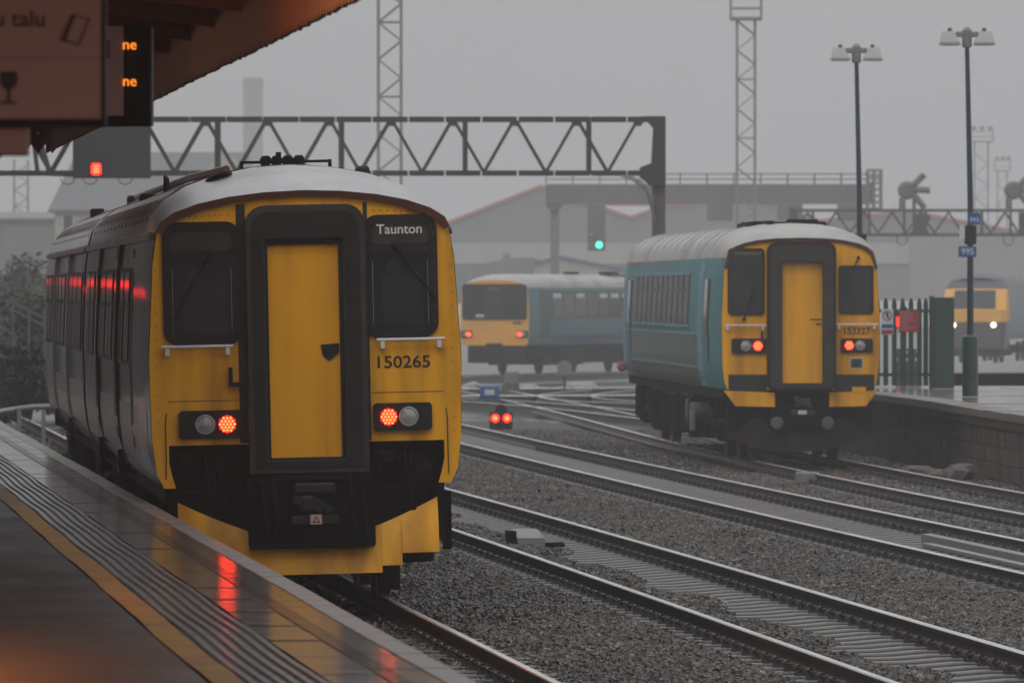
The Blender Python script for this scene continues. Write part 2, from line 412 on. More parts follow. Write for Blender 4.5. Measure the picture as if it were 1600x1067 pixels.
sub = N('ShaderNodeVectorMath'); sub.operation = 'SUBTRACT'; sub.inputs[1].default_value = (.5, .5, .5)
mul = N('ShaderNodeVectorMath'); mul.operation = 'SCALE'; mul.inputs['Scale'].default_value = 0.085
L(ico.outputs['Mesh'], sp.inputs['Geometry']); L(nz.outputs['Color'], sub.inputs[0]); L(sub.outputs[0], mul.inputs[0]); L(mul.outputs[0], sp.inputs['Offset'])
smn = N('GeometryNodeSetMaterial'); smn.inputs['Material'].default_value = M_STONE
L(sp.outputs[0], smn.inputs['Geometry'])
ip = N('GeometryNodeInstanceOnPoints'); L(dp.outputs['Points'], ip.inputs['Points']); L(smn.outputs[0], ip.inputs['Instance'])
rr = N('FunctionNodeRandomValue'); rr.data_type = 'FLOAT_VECTOR'; rr.inputs[0].default_value = (0, 0, 0); rr.inputs[1].default_value = (6.28, 6.28, 6.28)
rs = N('FunctionNodeRandomValue'); rs.data_type = 'FLOAT_VECTOR'; rs.inputs[0].default_value = (.5, .5, .4); rs.inputs[1].default_value = (1.5, 1.3, 1.0)
L(rr.outputs[0], ip.inputs['Rotation']); L(rs.outputs[0], ip.inputs['Scale'])
L(ip.outputs[0], go.inputs[0])
md = stones.modifiers.new('scatter', 'NODES'); md.node_group = ng

# ------------------------------------------------------------------ tracks
def rail_sweep(path, name, parent, h=0.159):
    """flat-bottom rail swept along a list of (x, y, z of rail top); polished head top, rusty web"""
    prof = [(-.07, -h), (-.07, -h + .012), (-.02, -h + .035), (-.009, -h + .05), (-.009, -.045), (-.034, -.036), (-.035, -.010), (-.028, -.0015), (0, 0), (.028, -.0015), (.035, -.010), (.034, -.036), (.009, -.045), (.009, -h + .05), (.02, -h + .035), (.07, -h + .012), (.07, -h)]
    mb = MB(); k = len(prof)
    for i, p in enumerate(path):
        a, c = Vector(path[max(i - 1, 0)]), Vector(path[min(i + 1, len(path) - 1)])
        d = (c - a); d.z = 0; d.normalize(); rt = Vector((d.y, -d.x, 0))
        for u, z in prof: mb.v.append(tuple(Vector(p) + rt * u + Vector((0, 0, z))))
    for i in range(len(path) - 1):
        for j in range(k - 1):
            mb.f.append((i * k + j, i * k + j + 1, (i + 1) * k + j + 1, (i + 1) * k + j)); mb.m.append(1 if 6 <= j <= 9 else 0)
    return mb.build(name, [M_RAIL, M_STEEL], parent, smooth=40)

def sleeper_mesh():
    m = MB(); X = ((-1.25, -.02), (-.95, 0), (-.5, 0), (-.25, -.016), (.25, -.016), (.5, 0), (.95, 0), (1.25, -.02))
    for x, z in X: m.v += [(x, -.13, -.2), (x, -.107, z - .012), (x, -.09, z), (x, .09, z), (x, .107, z - .012), (x, .13, -.2)]
    for i in range(len(X) - 1):
        for j in range(5): m.f.append((i * 6 + j, i * 6 + j + 1, i * 6 + 7 + j, i * 6 + 6 + j)); m.m.append(0)
    m.f += [tuple(range(6)), tuple(range(len(m.v) - 1, len(m.v) - 7, -1))]; m.m += [0, 0]
    return m
def clip_add(mb, p, d, side):
    """cast shoulder and bent spring clip beside the rail foot"""
    rt = Vector((d.y, -d.x, 0)) * side; up = Vector((0, 0, 1)); p = Vector(p)
    c = p + rt * .095
    for u0, u1, v, z0, z1 in ((-.02, .05, .045, -.165, -.10),):
        vs = []
        for z, s_ in ((z0, 1), (z1, .6)):
            for a, b_ in ((u0, -v * s_), (u1, -v * s_), (u1, v * s_), (u0, v * s_)): vs.append(c + rt * a + d * b_ + up * z)
        mb.add(vs, [(4, 5, 6, 7), (0, 1, 5, 4), (1, 2, 6, 5), (2, 3, 7, 6), (3, 0, 4, 7)])
    mb.tube([c - rt * .045 + d * .05 + up * -.135, c - rt * .01 + d * .085 + up * -.10, c + rt * .03 + d * .06 + up * -.085, c + rt * .045 - d * .02 + up * -.095, c + rt * .01 - d * .07 + up * -.12], .010, 4)

sleeper_src = None
def track(name, T, y0, y1, label, cant=0.0, slp=None, clips=None, ext=None, pitch=0.65):
    """two rails with sleepers; T gives the centre line; slp / clips: range of y in which they are built"""
    global sleeper_src
    root = tag(empty(name, (0, 0, 0)), label, kind='structure')
    ys = [y0 + (y1 - y0) * i / max(int((y1 - y0) / 2.5), 2) for i in range(max(int((y1 - y0) / 2.5), 2) + 1)]
    for s in (-1, 1):
        path = []
        for y in ys:
            d = Vector((T(y + .5) - T(y - .5), 1, 0)).normalized()
            path.append((T(y) + s * .7525 * d.y, y - s * .7525 * d.x, drop(y) + (cant if s > 0 else 0)))
        rail_sweep(path, 'rail', root)
    if slp:
        y = slp[0]; cm = MB()
        while y < slp[1]:
            d = Vector((T(y + .5) - T(y - .5), 1, 0)).normalized(); rz = math.atan2(-d.x, d.y) 
            z = drop(y) - .162 + cant / 2
            if sleeper_src is None:
                sleeper_src = sleeper_mesh().build('sleeper', M_SLP, root)
                o = sleeper_src
            else:
                o = sleeper_src.copy(); COL.objects.link(o); o.parent = root
            o.location = (T(y), y, z); o.rotation_euler = (0, -cant / 1.5, rz + rnd(-.006, .006))
            if clips and clips[0] < y < clips[1]:
                for s in (-1, 1):
                    p = Vector((T(y) + s * .7525 * d.y, y - s * .7525 * d.x, drop(y) + (cant if s > 0 else 0)))
                    clip_add(cm, p, d, -1); clip_add(cm, p, d, 1)
            y += pitch
        if clips: tag(cm.build('rail_clips', M_CLIP, root), kind='stuff')
    return root
track('railway_track', T1, 30, 170, 'wet railway track beside the left platform under the dark train', CANT[1], (46, 64), (46, 66))
track('railway_track', T2, 44, 190, 'second railway track with shiny rails running across the foreground', CANT[2], (48, 140), (48, 118))
track('railway_track', T3, 66, 220, 'third railway track with exposed pale sleepers and timber boards at right', CANT[3], (72, 168), (72, 140))
track('railway_track', T4, 80, 260, 'railway track beside the right platform under the teal railcar', CANT[4], (88, 124), (88, 124))

# ------------------------------------------------------------------ left platform
def ptf(y, off):
    """point on the platform top `off` metres in from the edge, with the heading of the edge"""
    sl = (edge_s(y + 1) - edge_s(y - 1)) / 2
    d = Vector((sl, 1, 0)).normalized()
    return Vector((edge_s(y), y, PT)) - Vector((d.y, -d.x, 0)) * off, d
M_COPE = mat('coping_stone', (0.17, 0.15, 0.135), 0.34, var=0.28, scale=5, bump=0.2, bscale=24, rvar=0.16, spec=0.4, dirt=(0.12, 0.10, 0.09), dirt_amt=0.8)
M_SLAB = mat('wet_paving', (0.075, 0.058, 0.054), 0.13, var=0.3, scale=3, bump=0.025, bscale=9, rvar=0.07, spec=0.55)
M_TACT = mat('tactile_paving', (0.040, 0.029, 0.026), 0.2, var=0.3, scale=5, rvar=0.1, spec=0.16)
M_TARM = mat('wet_tarmac', (0.022, 0.016, 0.013), 0.36, var=0.4, scale=1.2, bump=0.1, bscale=14, rvar=0.2, spec=0.2, stretch=(1, .4, 1))
M_YLINE = mat('yellow_line_paint', (0.36, 0.18, 0.018), 0.4, var=0.25, scale=6, bump=0.05, spec=0.12, dirt=(0.10, 0.05, 0.02), dirt_amt=0.6)
M_PWALL = mat('platform_wall', (0.06, 0.052, 0.045), 0.6, var=0.4, scale=2, bump=0.3, stretch=(1, 1, .3))
pf = MB(); yy = list(np.arange(-12, 122, 2.0))
for y in yy:
    a, d = ptf(y, 0.03); c, _ = ptf(y, 14)
    for p, z in ((a, -.45), (a, PT - .16), (a, PT - .055), (c, PT - .055), (c, -.45)): pf.v.append((p.x, y if p is a else y + 1.3, z))
for i in range(len(yy) - 1):
    for j in range(4): pf.f.append((i * 5 + j, i * 5 + j + 1, (i + 1) * 5 + j + 1, (i + 1) * 5 + j)); pf.m.append(0)
pf.f += [tuple(range(5)), tuple(range(len(pf.v) - 1, len(pf.v) - 6, -1))]; pf.m += [0, 0]
platform = tag(pf.build('platform', M_PWALL), 'left station platform with worn coping, grooves and a yellow line', kind='structure')
tm = MB()
for y in yy:
    a, _ = ptf(y, 1.245); c, _ = ptf(y, 14)
    tm.v += [(a.x, y, PT - .002), (c.x, y + 1.3, PT - .002)]
for i in range(len(yy) - 1): tm.f.append((2 * i, 2 * i + 1, 2 * i + 3, 2 * i + 2)); tm.m.append(0)
tm.build('tarmac_surface', M_TARM, platform)
def strip(name, o0, o1, m, z, y0=20, y1=121, parent=None):
    q = MB(); Y = list(np.arange(y0, y1, 1.0))
    for y in Y:
        a, _ = ptf(y, o0); c, _ = ptf(y, o1); w = 0.006 * math.sin(y * .9) + .003 * math.sin(y * 2.1)
        q.v += [(a.x + w, y, z), (c.x + w, y, z)]
    for i in range(len(Y) - 1): q.f.append((2 * i, 2 * i + 1, 2 * i + 3, 2 * i + 2)); q.m.append(0)
    return q.build(name, m, parent)
strip('yellow_line', 1.08, 1.235, M_YLINE, PT + .003, parent=platform)
def along(y0, y1, step, off):
    y = y0
    while y < y1:
        p, d = ptf(y, off); yield y, p, math.atan2(-d.x, d.y)
        y += step
# coping stones: rough front strip and four fine grooves near the back
cs = MB()
cs.bbox((-.13, -.3747, -.15), (.03, .3747, .002), .012); cs.box((-.27, -.3747, -.14), (-.131, .3747, -.002), 1)
for k in range(5): cs.box((-.36 + k * .019 + .001, -.372, -.12), (-.36 + k * .019 + .014, .372, -.003), 1)
cs.box((-.38, -.3747, -.14), (-.265, .3747, -.014), 1)
cs0 = cs.build('coping_stone', [M_COPE, M_SLAB], platform)
first = True
for y, p, rz in along(22, 120, .75, 0):
    loc = (p.x, p.y, PT + rnd(-.002, .002))
    if first: cs0.location = loc; cs0.rotation_euler = (0, 0, rz); first = False
    else: clone(cs0, platform, loc, rz + rnd(-.004, .004))
ts = MB()
ts.box((-.20, -.2012, -.05), (.20, .2012, -.010))
for k in range(6):
    x = -.2 + (k + .5) * .4 / 6
    ts.add([(x - .026, -.2012, -.012), (x + .026, -.2012, -.012), (x + .015, -.2012, .007), (x - .015, -.2012, .007),
            (x - .026, .2012, -.012), (x + .026, .2012, -.012), (x + .015, .2012, .007), (x - .015, .2012, .007)],
           [(3, 2, 6, 7), (1, 5, 6, 2), (0, 3, 7, 4), (0, 1, 2, 3), (4, 7, 6, 5)])
ts0 = ts.build('tactile_slab', M_TACT, platform); first = True
for y, p, rz in along(22, 120, .402, .865):
    w = .006 * math.sin(y * 1.1) + .003 * math.sin(y * .5)
    loc = (p.x + w, p.y, PT + rnd(-.0008, .0008))
    if first: ts0.location = loc; ts0.rotation_euler = (0, 0, rz); first = False
    else: clone(ts0, platform, loc, rz + rnd(-.003, .003))
sl = MB(); sl.bbox((-.135, -.4485, -.05), (.135, .4485, 0), .003)
sl0 = sl.build('paving_slab', M_SLAB, platform); first = True
for y, p, rz in along(22, 120, .9, .520):
    loc = (p.x, p.y, PT + rnd(-.003, .002))
    if first: sl0.location = loc; sl0.rotation_euler = (0, 0, rz); first = False
    else:
        o = clone(sl0, platform, loc, rz); o.rotation_euler = (rnd(-.001, .001), rnd(-.002, .002), rz)

# ------------------------------------------------------------------ canopy over the left platform
CB = 4.30   # bottom of the valance
canopy = tag(empty('platform_canopy', (-4.5, 60, PT)), 'old brown timber platform canopy with a scalloped valance at top left', 'canopy')
ci = Matrix.Translation((4.5, -60, -PT))
CY0, CY1 = 8.0, 86.0
pl = MB(); hw = .1202
prof = [(-hw, .62), (-hw, .045), (-hw * .6, .012), (0, 0), (hw * .6, .012), (hw, .045), (hw, .62)]
n = len(prof)
for s in (-.014, .014):
    for u, z in prof: pl.v.append((s, u, z))
pl.f = [tuple(range(n - 1, -1, -1)), tuple(range(n, 2 * n))] + [(i, (i + 1) % n, n + (i + 1) % n, n + i) for i in range(n)]; pl.m = [0] * len(pl.f)
pl0 = pl.build('valance_board', M_TIMB, canopy); first = True
y = 18.0
while y < CY1:
    p, d = ptf(y, 0.14); rz = math.atan2(-d.x, d.y)
    loc = ci @ Vector((p.x + rnd(-.0006, .0006), y, CB + rnd(-.006, .006)))
    if first: pl0.location = loc; pl0.rotation_euler = (0, 0, rz); first = False
    else: clone(pl0, canopy, loc, rz)
    y += .24
# end valance facing the camera, pointed boards with drilled holes
eb = MB(); hw = .0795
for s in (-.014, .014):
    for u, z in ((-hw, .6), (-hw, .10), (0, 0), (hw, .10), (hw, .6)): eb.v.append((u, s, z))
eb.f = [tuple(range(5)), tuple(range(9, 4, -1))] + [(i, (i + 1) % 5, 5 + (i + 1) % 5, 5 + i) for i in range(5)]; eb.m = [0] * 7
e0 = eb.build('end_board', M_TIMB, canopy); pe, _ = ptf(CY1, 0)
for k in range(40):
    loc = ci @ Vector((pe.x - .08 - k * .16, CY1, CB - .01))
    if k == 0: e0.location = loc
    else: clone(e0, canopy, loc)
hm = MB()
for k in range(12): hm.lathe([(.016, -.02), (.016, 0)], tuple(ci @ Vector((pe.x - .08 - k * .16, CY1 - .006, CB + .22))), n=8)
hm.build('drilled_hole', M_WHITE, canopy)
cf = MB()
Y = [CY0, 14, 20, 30, 40, 50, 60, 70, 80, CY1 - .1]
for y in Y:
    p, _ = ptf(y, -.03)
    for dx, z in ((0, CB + .42), (-4.2, CB + .95), (-9, CB + .45), (-9, CB + .60), (-4.2, CB + 1.12), (0, CB + .66)): cf.v.append(tuple(ci @ Vector((p.x + dx, y, z))))
for i in range(len(Y) - 1):
    for j in range(6): k = (j + 1) % 6; cf.f.append((i * 6 + j, i * 6 + k, (i + 1) * 6 + k, (i + 1) * 6 + j)); cf.m.append(0)
cf.f += [tuple(range(6)), tuple(range(len(cf.v) - 1, len(cf.v) - 7, -1))]; cf.m += [0, 0]
cf.build('canopy_roof', M_UCAN, canopy)
y = CY0 + 1
while y < CY1:
    p, _ = ptf(y, .1); m_ = MB()
    m_.beam(ci @ Vector((p.x, y, CB + .36)), ci @ Vector((p.x - 4.1, y, CB + .85)), .12, .2)
    m_.build('rafter', M_UCAN, canopy); y += 3.0
for y in (8, 30, 52, 74):
    p, _ = ptf(y, 4.2); m_ = MB(); c = ci @ Vector((p.x, y, 0))
    m_.lathe([(.16, PT), (.16, PT + .3), (.10, PT + .4), (.085, CB + .5), (.16, CB + .7)], tuple(c), 'z', 12)
    m_.build('column', M_GREEN, canopy, smooth=True)

# ------------------------------------------------------------------ signs hanging under the canopy
YS = 29.0
def spx(x, y, Y=YS): return px(x, y, Y)
hs_ = tag(empty('hanging_sign', spx(60, 200)), 'salmon direction sign with pay text, wallet and wine glass pictures, top left corner', 'sign')
o = hs_.location
def sl_(x, y, dy=0.0):
    v = spx(x, y) - o; return (v.x, dy, v.z)
m_ = MB(); a, c = sl_(-140, 187), sl_(160, -60)
m_.bbox((a[0], 0, a[2]), (c[0], .09, c[2]), .008); m_.build('panel', M_SALM, hs_)
m_ = MB(); a, c = sl_(-140, 198), sl_(165, 187.5); m_.box((a[0], -.004, a[2]), (c[0], .095, c[2]))
a, c = sl_(160.5, 187), sl_(165, -60); m_.box((a[0], -.004, a[2]), (c[0], .095, c[2])); m_.build('frame', M_BLK, hs_)
m_ = MB(); a, c = sl_(-140, 92.6), sl_(160, 91.4); m_.box((a[0], -.002, a[2]), (c[0], .0, c[2])); m_.build('panel_joint', M_BROW, hs_)
text('sign_text', 'u talu', 0.088, sl_(31, 31, -.003), M_SIGNI, hs_, align='CENTER')
# tilted wallet pictogram
m_ = MB()
P = [sl_(*q) for q in ((112, 22), (141, 30), (124, 72), (94, 64))]
Q = [sl_(*q) for q in ((114, 25), (137.5, 31), (122, 69), (104, 63))]
m_.ring([(p[0], p[2]) for p in P], [(p[0], p[2]) for p in Q], -.004, -.001)
m_.plate([(p[0], p[2]) for p in [sl_(*q) for q in ((112, 22), (119, 24), (101, 66), (94, 64))]], -.006, -.002); m_.build('wallet_pictogram', M_SIGNI, hs_)
m_ = MB()
bowl = [(0.5, 115), (3, 112), (25, 112), (28, 118), (27, 130), (22, 138), (16.5, 141), (16, 158), (27, 160.5), (27, 163), (0, 163), (0, 160.5), (11, 158), (10.5, 141), (4, 137), (0, 129)]
m_.plate([(sl_(*q)[0], sl_(*q)[2]) for q in bowl], -.005, -.001); m_.build('glass_pictogram', M_SIGNI, hs_)
for x in (-90, 120):
    m_ = MB(); a = sl_(x, -60, .045); m_.beam(a, (a[0], a[1], 5.0 - o.z), .03); m_.build('hanger', M_BLK, hs_)
ls = tag(empty('small_sign', spx(20, 242)), 'small salmon sign hanging below the large one at the left edge', 'sign')
o = ls.location; m_ = MB(); a, c = sl_(-140, 241), sl_(42, 199); m_.bbox((a[0], .12, a[2]), (c[0], .16, c[2]), .005); m_.build('panel', M_SALM, ls)
m_ = MB(); a, c = sl_(-140, 243), sl_(42, 241.2); m_.box((a[0], .115, a[2]), (c[0], .165, c[2])); m_.build('frame', M_BLK, ls)
YS = 41.5
db = tag(empty('departure_board', px(200, 197, YS)), 'black departure board with orange dot matrix letters under the canopy', 'display board')
o = db.location
def dl(x, y, dy=0.0):
    v = px(x, y, YS) - o; return (v.x, dy, v.z)
m_ = MB(); a, c = dl(40, 197), dl(237, 40); m_.bbox((a[0], 0, a[2]), (c[0], .25, c[2]), .01); m_.build('casing', M_BLK, db)
m_ = MB(); a, c = dl(50, 181), dl(193, 42); m_.box((a[0], -.02, a[2]), (c[0], -.002, c[2])); m_.build('side_panel', M_SALM, db)
m_ = MB(); a, c = dl(158, 92), dl(172, 64); m_.bbox((a[0], -.03, a[2]), (c[0], -.021, c[2]), .004); m_.build('panel_mark', M_SIGNI, db)
for yy_ in (71, 128): text('led_text', 'ne', 0.080, dl(203, yy_, -.024), M_LED, db, ext=.003, bold=0)
m_ = MB(); a = dl(140, 40, .12); m_.beam(a, (a[0], a[1], 5.0 - o.z), .04); m_.build('hanger', M_BLK, db)

# ------------------------------------------------------------------ trains
EXPO = [1.0, 1.0]     # roundness of the roof arch in use
def half_profile(w, zc, ztop, sole):
    """left-to-right outline of a coach body: tumblehome sides and an arched roof (x, z); indices 0..5 left side"""
    side = [(-w * .92, sole), (-w * .965, sole + .13), (-w * .99, sole + .42), (-w, sole + 1.1), (-w * .965, sole + 1.95), (-w * .935, zc)]
    roof = []
    for k in range(1, 12):
        a = math.pi * k / 12; c = math.cos(a)
        roof.append((-w * .935 * math.copysign(abs(c) ** EXPO[0], c), zc + (ztop - zc) * math.sin(a) ** EXPO[1]))
    return side, roof
def shell(stations, sole, root, m_side, m_roof, names=('body_side', 'roof'), roof_mats=None):
    """stations: (y, half width, cantrail z, roof top z)"""
    secs = []
    for y, w, zc, zt in stations:
        s_, r_ = half_profile(w, zc, zt, sole)
        secs.append((y, s_, r_))
    for sgn in (-1, 1):
        mb = MB(); k = 6
        for y, s_, r_ in secs: mb.v += [(x * -sgn, y, z) for x, z in s_]
        for i in range(len(secs) - 1):
            for j in range(k - 1): mb.f.append((i * k + j, i * k + j + 1, (i + 1) * k + j + 1, (i + 1) * k + j)); mb.m.append(0)
        mb.build(names[0], m_side, root, smooth=60)
    mb = MB(); k = 13
    for y, s_, r_ in secs:
        mb.v += [(x, y, z) for x, z in [s_[-1]] + r_ + [(-s_[-1][0], s_[-1][1])]]
    for i in range(len(secs) - 1):
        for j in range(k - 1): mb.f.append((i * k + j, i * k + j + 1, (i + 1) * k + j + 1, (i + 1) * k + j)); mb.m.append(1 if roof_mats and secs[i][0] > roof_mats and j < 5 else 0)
    rf = mb.build(names[1], m_roof, root, smooth=60)
    mb = MB(); y, s_, r_ = secs[-1]
    ol = s_ + r_ + [(-x, z) for x, z in s_[::-1]]
    mb.plate(ol, y - .02, y); mb.build('end_wall', M_UND, root)
    return rf
def side_x(st, y, z, sole):
    """half width of the body at station y and height z"""
    for a, c in zip(st, st[1:]):
        if y <= c[0]: break
    t = (y - a[0]) / (c[0] - a[0]); w = a[1] + (c[1] - a[1]) * t; zc = a[2] + (c[2] - a[2]) * t
    s_, _ = half_profile(w, zc, 4, sole)
    for (x0, z0), (x1, z1) in zip(s_, s_[1:]):
        if z <= z1: return -(x0 + (x1 - x0) * (z - z0) / (z1 - z0))
    return -s_[-1][0]
def side_patch(st, sole, y0, y1, z0, z1, out, name, m, root, sgn=-1, thick=.02, nz=6):
    tl = rnd(-.004, .004) if 'pane' in name or 'glass' in name else 0
    """a panel that follows the curve of the bodyside, `out` metres proud of it"""
    mb = MB()
    for z in np.linspace(z0, z1, nz + 1):
        for y in (y0, y1):
            x = side_x(st, y, z, sole) + (tl if y == y1 else 0)
            mb.v += [(sgn * (x + out), y, z), (sgn * (x + out - thick), y, z)]
    for i in range(nz):
        a = i * 4
        for q in ((a, a + 2, a + 6, a + 4), (a + 1, a + 5, a + 7, a + 3), (a, a + 4, a + 5, a + 1), (a + 2, a + 3, a + 7, a + 6)): mb.f.append(q); mb.m.append(0)
    mb.f += [(0, 1, 3, 2), (nz * 4, nz * 4 + 2, nz * 4 + 3, nz * 4 + 1)]; mb.m += [0, 0]
    return mb.build(name, m, root)

def lamp_cluster(root, x0, z0, x1, z1, y, inner, lit='tail'):
    """black lamp housing with a clear head lamp and a lit hexagon of red diodes; inner: +1 red lamp on the right, -1 on the left"""
    h = z1 - z0; w = x1 - x0; cz = (z0 + z1) / 2; cx = (x0 + x1) / 2
    m_ = MB(); m_.plate(rrect(x0, z0, x1, z1, .035), y - .045, y); hz = m_.build('lamp_housing', M_BLK, root)
    r = h * .36
    hx = cx - inner * w * .10; rx = cx + inner * w * .24
    m_ = MB(); m_.lathe([(r, 0), (r, -.012), (r * .86, -.016), (r * .8, -.006), (r * .5, -.018), (.001, -.026)], (hx, y - .046, cz), 'y', 20)
    m_.build('headlight', M_LENS, hz, smooth=True)
    m_ = MB(); m_.plate([(rx + r * .92 * math.cos(R(60 * k + 30)), cz + r * .92 * math.sin(R(60 * k + 30))) for k in range(6)], y - .052, y - .044)
    m_.build('tail_light_lens', M_REDL, hz)
    m_ = MB(); q = r * .92 * .43
    for i in range(-2, 3):
        for j in range(-2, 3):
            if abs(i + j) <= 2:
                m_.lathe([(q * .36, -.002), (q * .30, -.010)], (rx + q * .88 * (i + j * .5), y - .053, cz + q * .88 * j * .866), 'y', 6)
    m_.build('tail_light', M_RED, hz)
    return hz
def handrail(root, x0, x1, z, y, m=None):
    m_ = MB(); m_.tube([(x0, y - .07, z), (x1, y - .07, z)], .014, 8)
    for x in (x0 + .05, x1 - .05): m_.box((x - .018, y - .078, z - .075), (x + .018, y, z - .012))
    return m_.build('handrail', m or M_CHR, root)
def bogie(root, yc, half=.72, wb=2.6, side_only=None):
    b_ = MB()
    for s in (-1, 1):
        b_.bbox((s * .98, yc - wb / 2 - .55, .50), (s * 1.10, yc + wb / 2 + .55, .66), .03)
        for dy in (-wb / 2, wb / 2):
            b_.bbox((s * .90, yc + dy - .16, .30), (s * 1.16, yc + dy + .16, .58), .04)
            b_.lathe([(.10, 0), (.10, .03), (.06, .05)], (s * 1.16 - (0.05 if s < 0 else 0), yc + dy, .44), 'x', 12)
        for dy in (-.35, .35): b_.lathe([(.12, 0), (.13, .08), (.11, .16), (.13, .24), (.12, .34)], (s * 1.03, yc + dy, .62), 'z', 10)
        b_.tube([(s * 1.13, yc - .5, .5), (s * 1.13, yc + .45, .86)], .04, 8)
    b_.box((-1.0, yc - .2, .42), (1.0, yc + .2, .7))
    b_.build('bogie_frame', M_UND, root, smooth=30)
    for dy in (-wb / 2, wb / 2):
        w_ = MB()
        for s in (-1, 1):
            prof = [(.12, .075), (.33, .06), (.36, .07), (.42, .07), (.425, -.045), (.455, -.06), (.455, -.075), (.36, -.07), (.33, -.03), (.12, -.04)]
            w_.lathe([(r, s * t) for r, t in prof], (s * .735, yc + dy, .425), 'x', 24)
        w_.tube([(-.7, yc + dy, .425), (.7, yc + dy, .425)], .08, 8)
        w_.build('wheelset', M_RUST, root, smooth=40)
def underframe(root, y0, y1, items, sole, w=1.22):
    m_ = MB(); m_.box((-w, y0, sole - .16), (w, y1, sole + .02)); m_.build('sole_bar', M_UND, root)
    for x0, x1, a, c, z0, z1 in items:
        m_ = MB(); m_.bbox((x0, a, z0), (x1, c, z1), .04)
        n = max(int((c - a) / .22), 1)
        for k in range(n): m_.box((x0 - .012, a + .1 + k * .22, z0 + .06), (x0, a + .16 + k * .22, z1 - .06))
        m_.build('equipment_box', M_UND, root)

def window_ring(root, x0, z0, x1, z1, y, fw, r, name='cab_window', m_frame=None, m_glass=None, dy=.03):
    m_ = MB(); n = 5
    m_.ring(rrect(x0, z0, x1, z1, r, n), rrect(x0 + fw, z0 + fw, x1 - fw, z1 - fw, max(r - fw * .6, .02), n), y - dy, y)
    f = m_.build(name, m_frame or M_BLK, root)
    m_ = MB(); m_.plate(rrect(x0 + fw * .8, z0 + fw * .8, x1 - fw * .8, z1 - fw * .8, max(r - fw * .6, .02), n), y - dy * .4, y - .001)
    m_.build('glass', m_glass or M_GLASS, f)
    return f
def wiper(parent, a, c, y):
    m_ = MB(); a = Vector((a[0], y - .05, a[1])); c = Vector((c[0], y - .04, c[1]))
    m_.tube([a + Vector((0, .04, 0)), a, c], .011, 6)
    d = (c - a).normalized(); m_.beam(c - d * .28, c + d * .16, .022, .03)
    m_.lathe([(.03, 0), (.03, .04)], (a.x, a.y, a.z), 'y', 8)
    return m_.build('wiper', M_BLK, parent)

# ---- train at the left platform (two coaches)
Z1, S1 = 66.7, 180.0
X1 = (485 - 800) / S1
t1 = empty('passenger_train', (X1, Z1, 0.015), (0, -R(1.2), math.atan(.083)))
tag(t1, 'dark liveried passenger train with yellow front numbered 150265, standing at the left platform', 'train', 'trains in the station')
SO1 = 1.07
st1 = [(0.02, 1.362, 3.27, 3.60), (0.3, 1.372, 3.275, 3.70), (.7, 1.38, 3.28, 3.79), (1.2, 1.385, 3.285, 3.84), (2.0, 1.385, 3.285, 3.865), (4, 1.385, 3.285, 3.865), (19.9, 1.385, 3.285, 3.865)]
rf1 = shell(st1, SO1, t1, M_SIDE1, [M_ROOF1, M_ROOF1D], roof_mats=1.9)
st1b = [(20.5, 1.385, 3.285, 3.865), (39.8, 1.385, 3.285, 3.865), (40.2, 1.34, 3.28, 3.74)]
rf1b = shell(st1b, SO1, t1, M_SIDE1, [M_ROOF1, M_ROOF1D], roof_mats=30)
m_ = MB(); m_.box((-1.0, 19.85, 1.1), (1.0, 20.55, 3.4)); m_.build('coach_gangway', M_BLK, t1)
# brow: rim round the front
s_, r_ = half_profile(1.369, 3.27, 3.612, SO1 - .02)
ol = s_ + r_ + [(-x, z) for x, z in s_[::-1]]
def shrink(ol, d, cx=0, cz=2.2):
    out = []
    for x, z in ol:
        v = Vector((x - cx, (z - cz)));
        out.append((x - math.copysign(min(d, abs(x)), x) * min(1, abs(x) / 1.0), z - d * (1 if z > 3.2 else 0) * min(1, (z - 3.2) / .2 if z > 3.2 else 0)))
    return out
inn = shrink(ol, .055)
m_ = MB(); nn = len(ol); top = [i for i in range(nn) if ol[i][1] > 3.1]
i0, i1 = top[0], top[-1]
for i in range(i0, i1 + 1):
    (xo, zo), (xi, zi) = ol[i], inn[i]
    m_.v += [(xo, -.055, zo), (xi, -.045, zi), (xi, .03, zi), (xo, .06, zo + .002)]
for i in range(i1 - i0):
    for j in range(3): m_.f.append((i * 4 + j, i * 4 + j + 1, i * 4 + 5 + j, i * 4 + 4 + j)); m_.m.append(0)
m_.build('front_brow', M_BROW, t1, smooth=50)
# yellow front with the dark recess cut out of its foot
fo = shrink(ol, .012)
left = [p for p in fo]
foot = [(1.14, SO1 - .02), (1.175, SO1 + .10), (1.195, SO1 + .2), (1.195, 1.42), (-1.20, 1.42), (-1.20, SO1 + .2), (-1.18, SO1 + .10), (-1.145, SO1 - .02)]
m_ = MB(); m_.plate(left + foot, 0.0, .05); fp = m_.build('front_panel', M_YEL, t1)
for xa, xb in ((-.58, -.50), (.525, .562)):
    m_ = MB(); m_.box((xa, -.006, 1.43), (xb, .0, 3.50)); m_.build('panel_gap', M_TXT, t1)
m_ = MB()
for x0, x1, z in ((-1.2, -.59, 1.80), (.57, 1.2, 1.84)): m_.box((x0, -.003, z), (x1, .0, z + .005))
m_.build('panel_seam', M_TXT, t1)
m_ = MB()
for k in range(9): m_.lathe([(.008, -.006), (.005, 0)], (.62 + k * .06, 0, 3.425 - .004 * k), 'y', 6); m_.lathe([(.008, -.006), (.005, 0)], (-1.09 + k * .055, 0, 3.395 + .002 * k), 'y', 6)
for k in range(14):
    for x in (-1.29, 1.285): m_.lathe([(.007, -.006), (.005, 0)], (x, 0, 1.5 + k * .12), 'y', 6)
m_.build('rivets', mat('dull_rivet', (.30, .13, .012), .5, var=.3), t1)
m_ = MB()
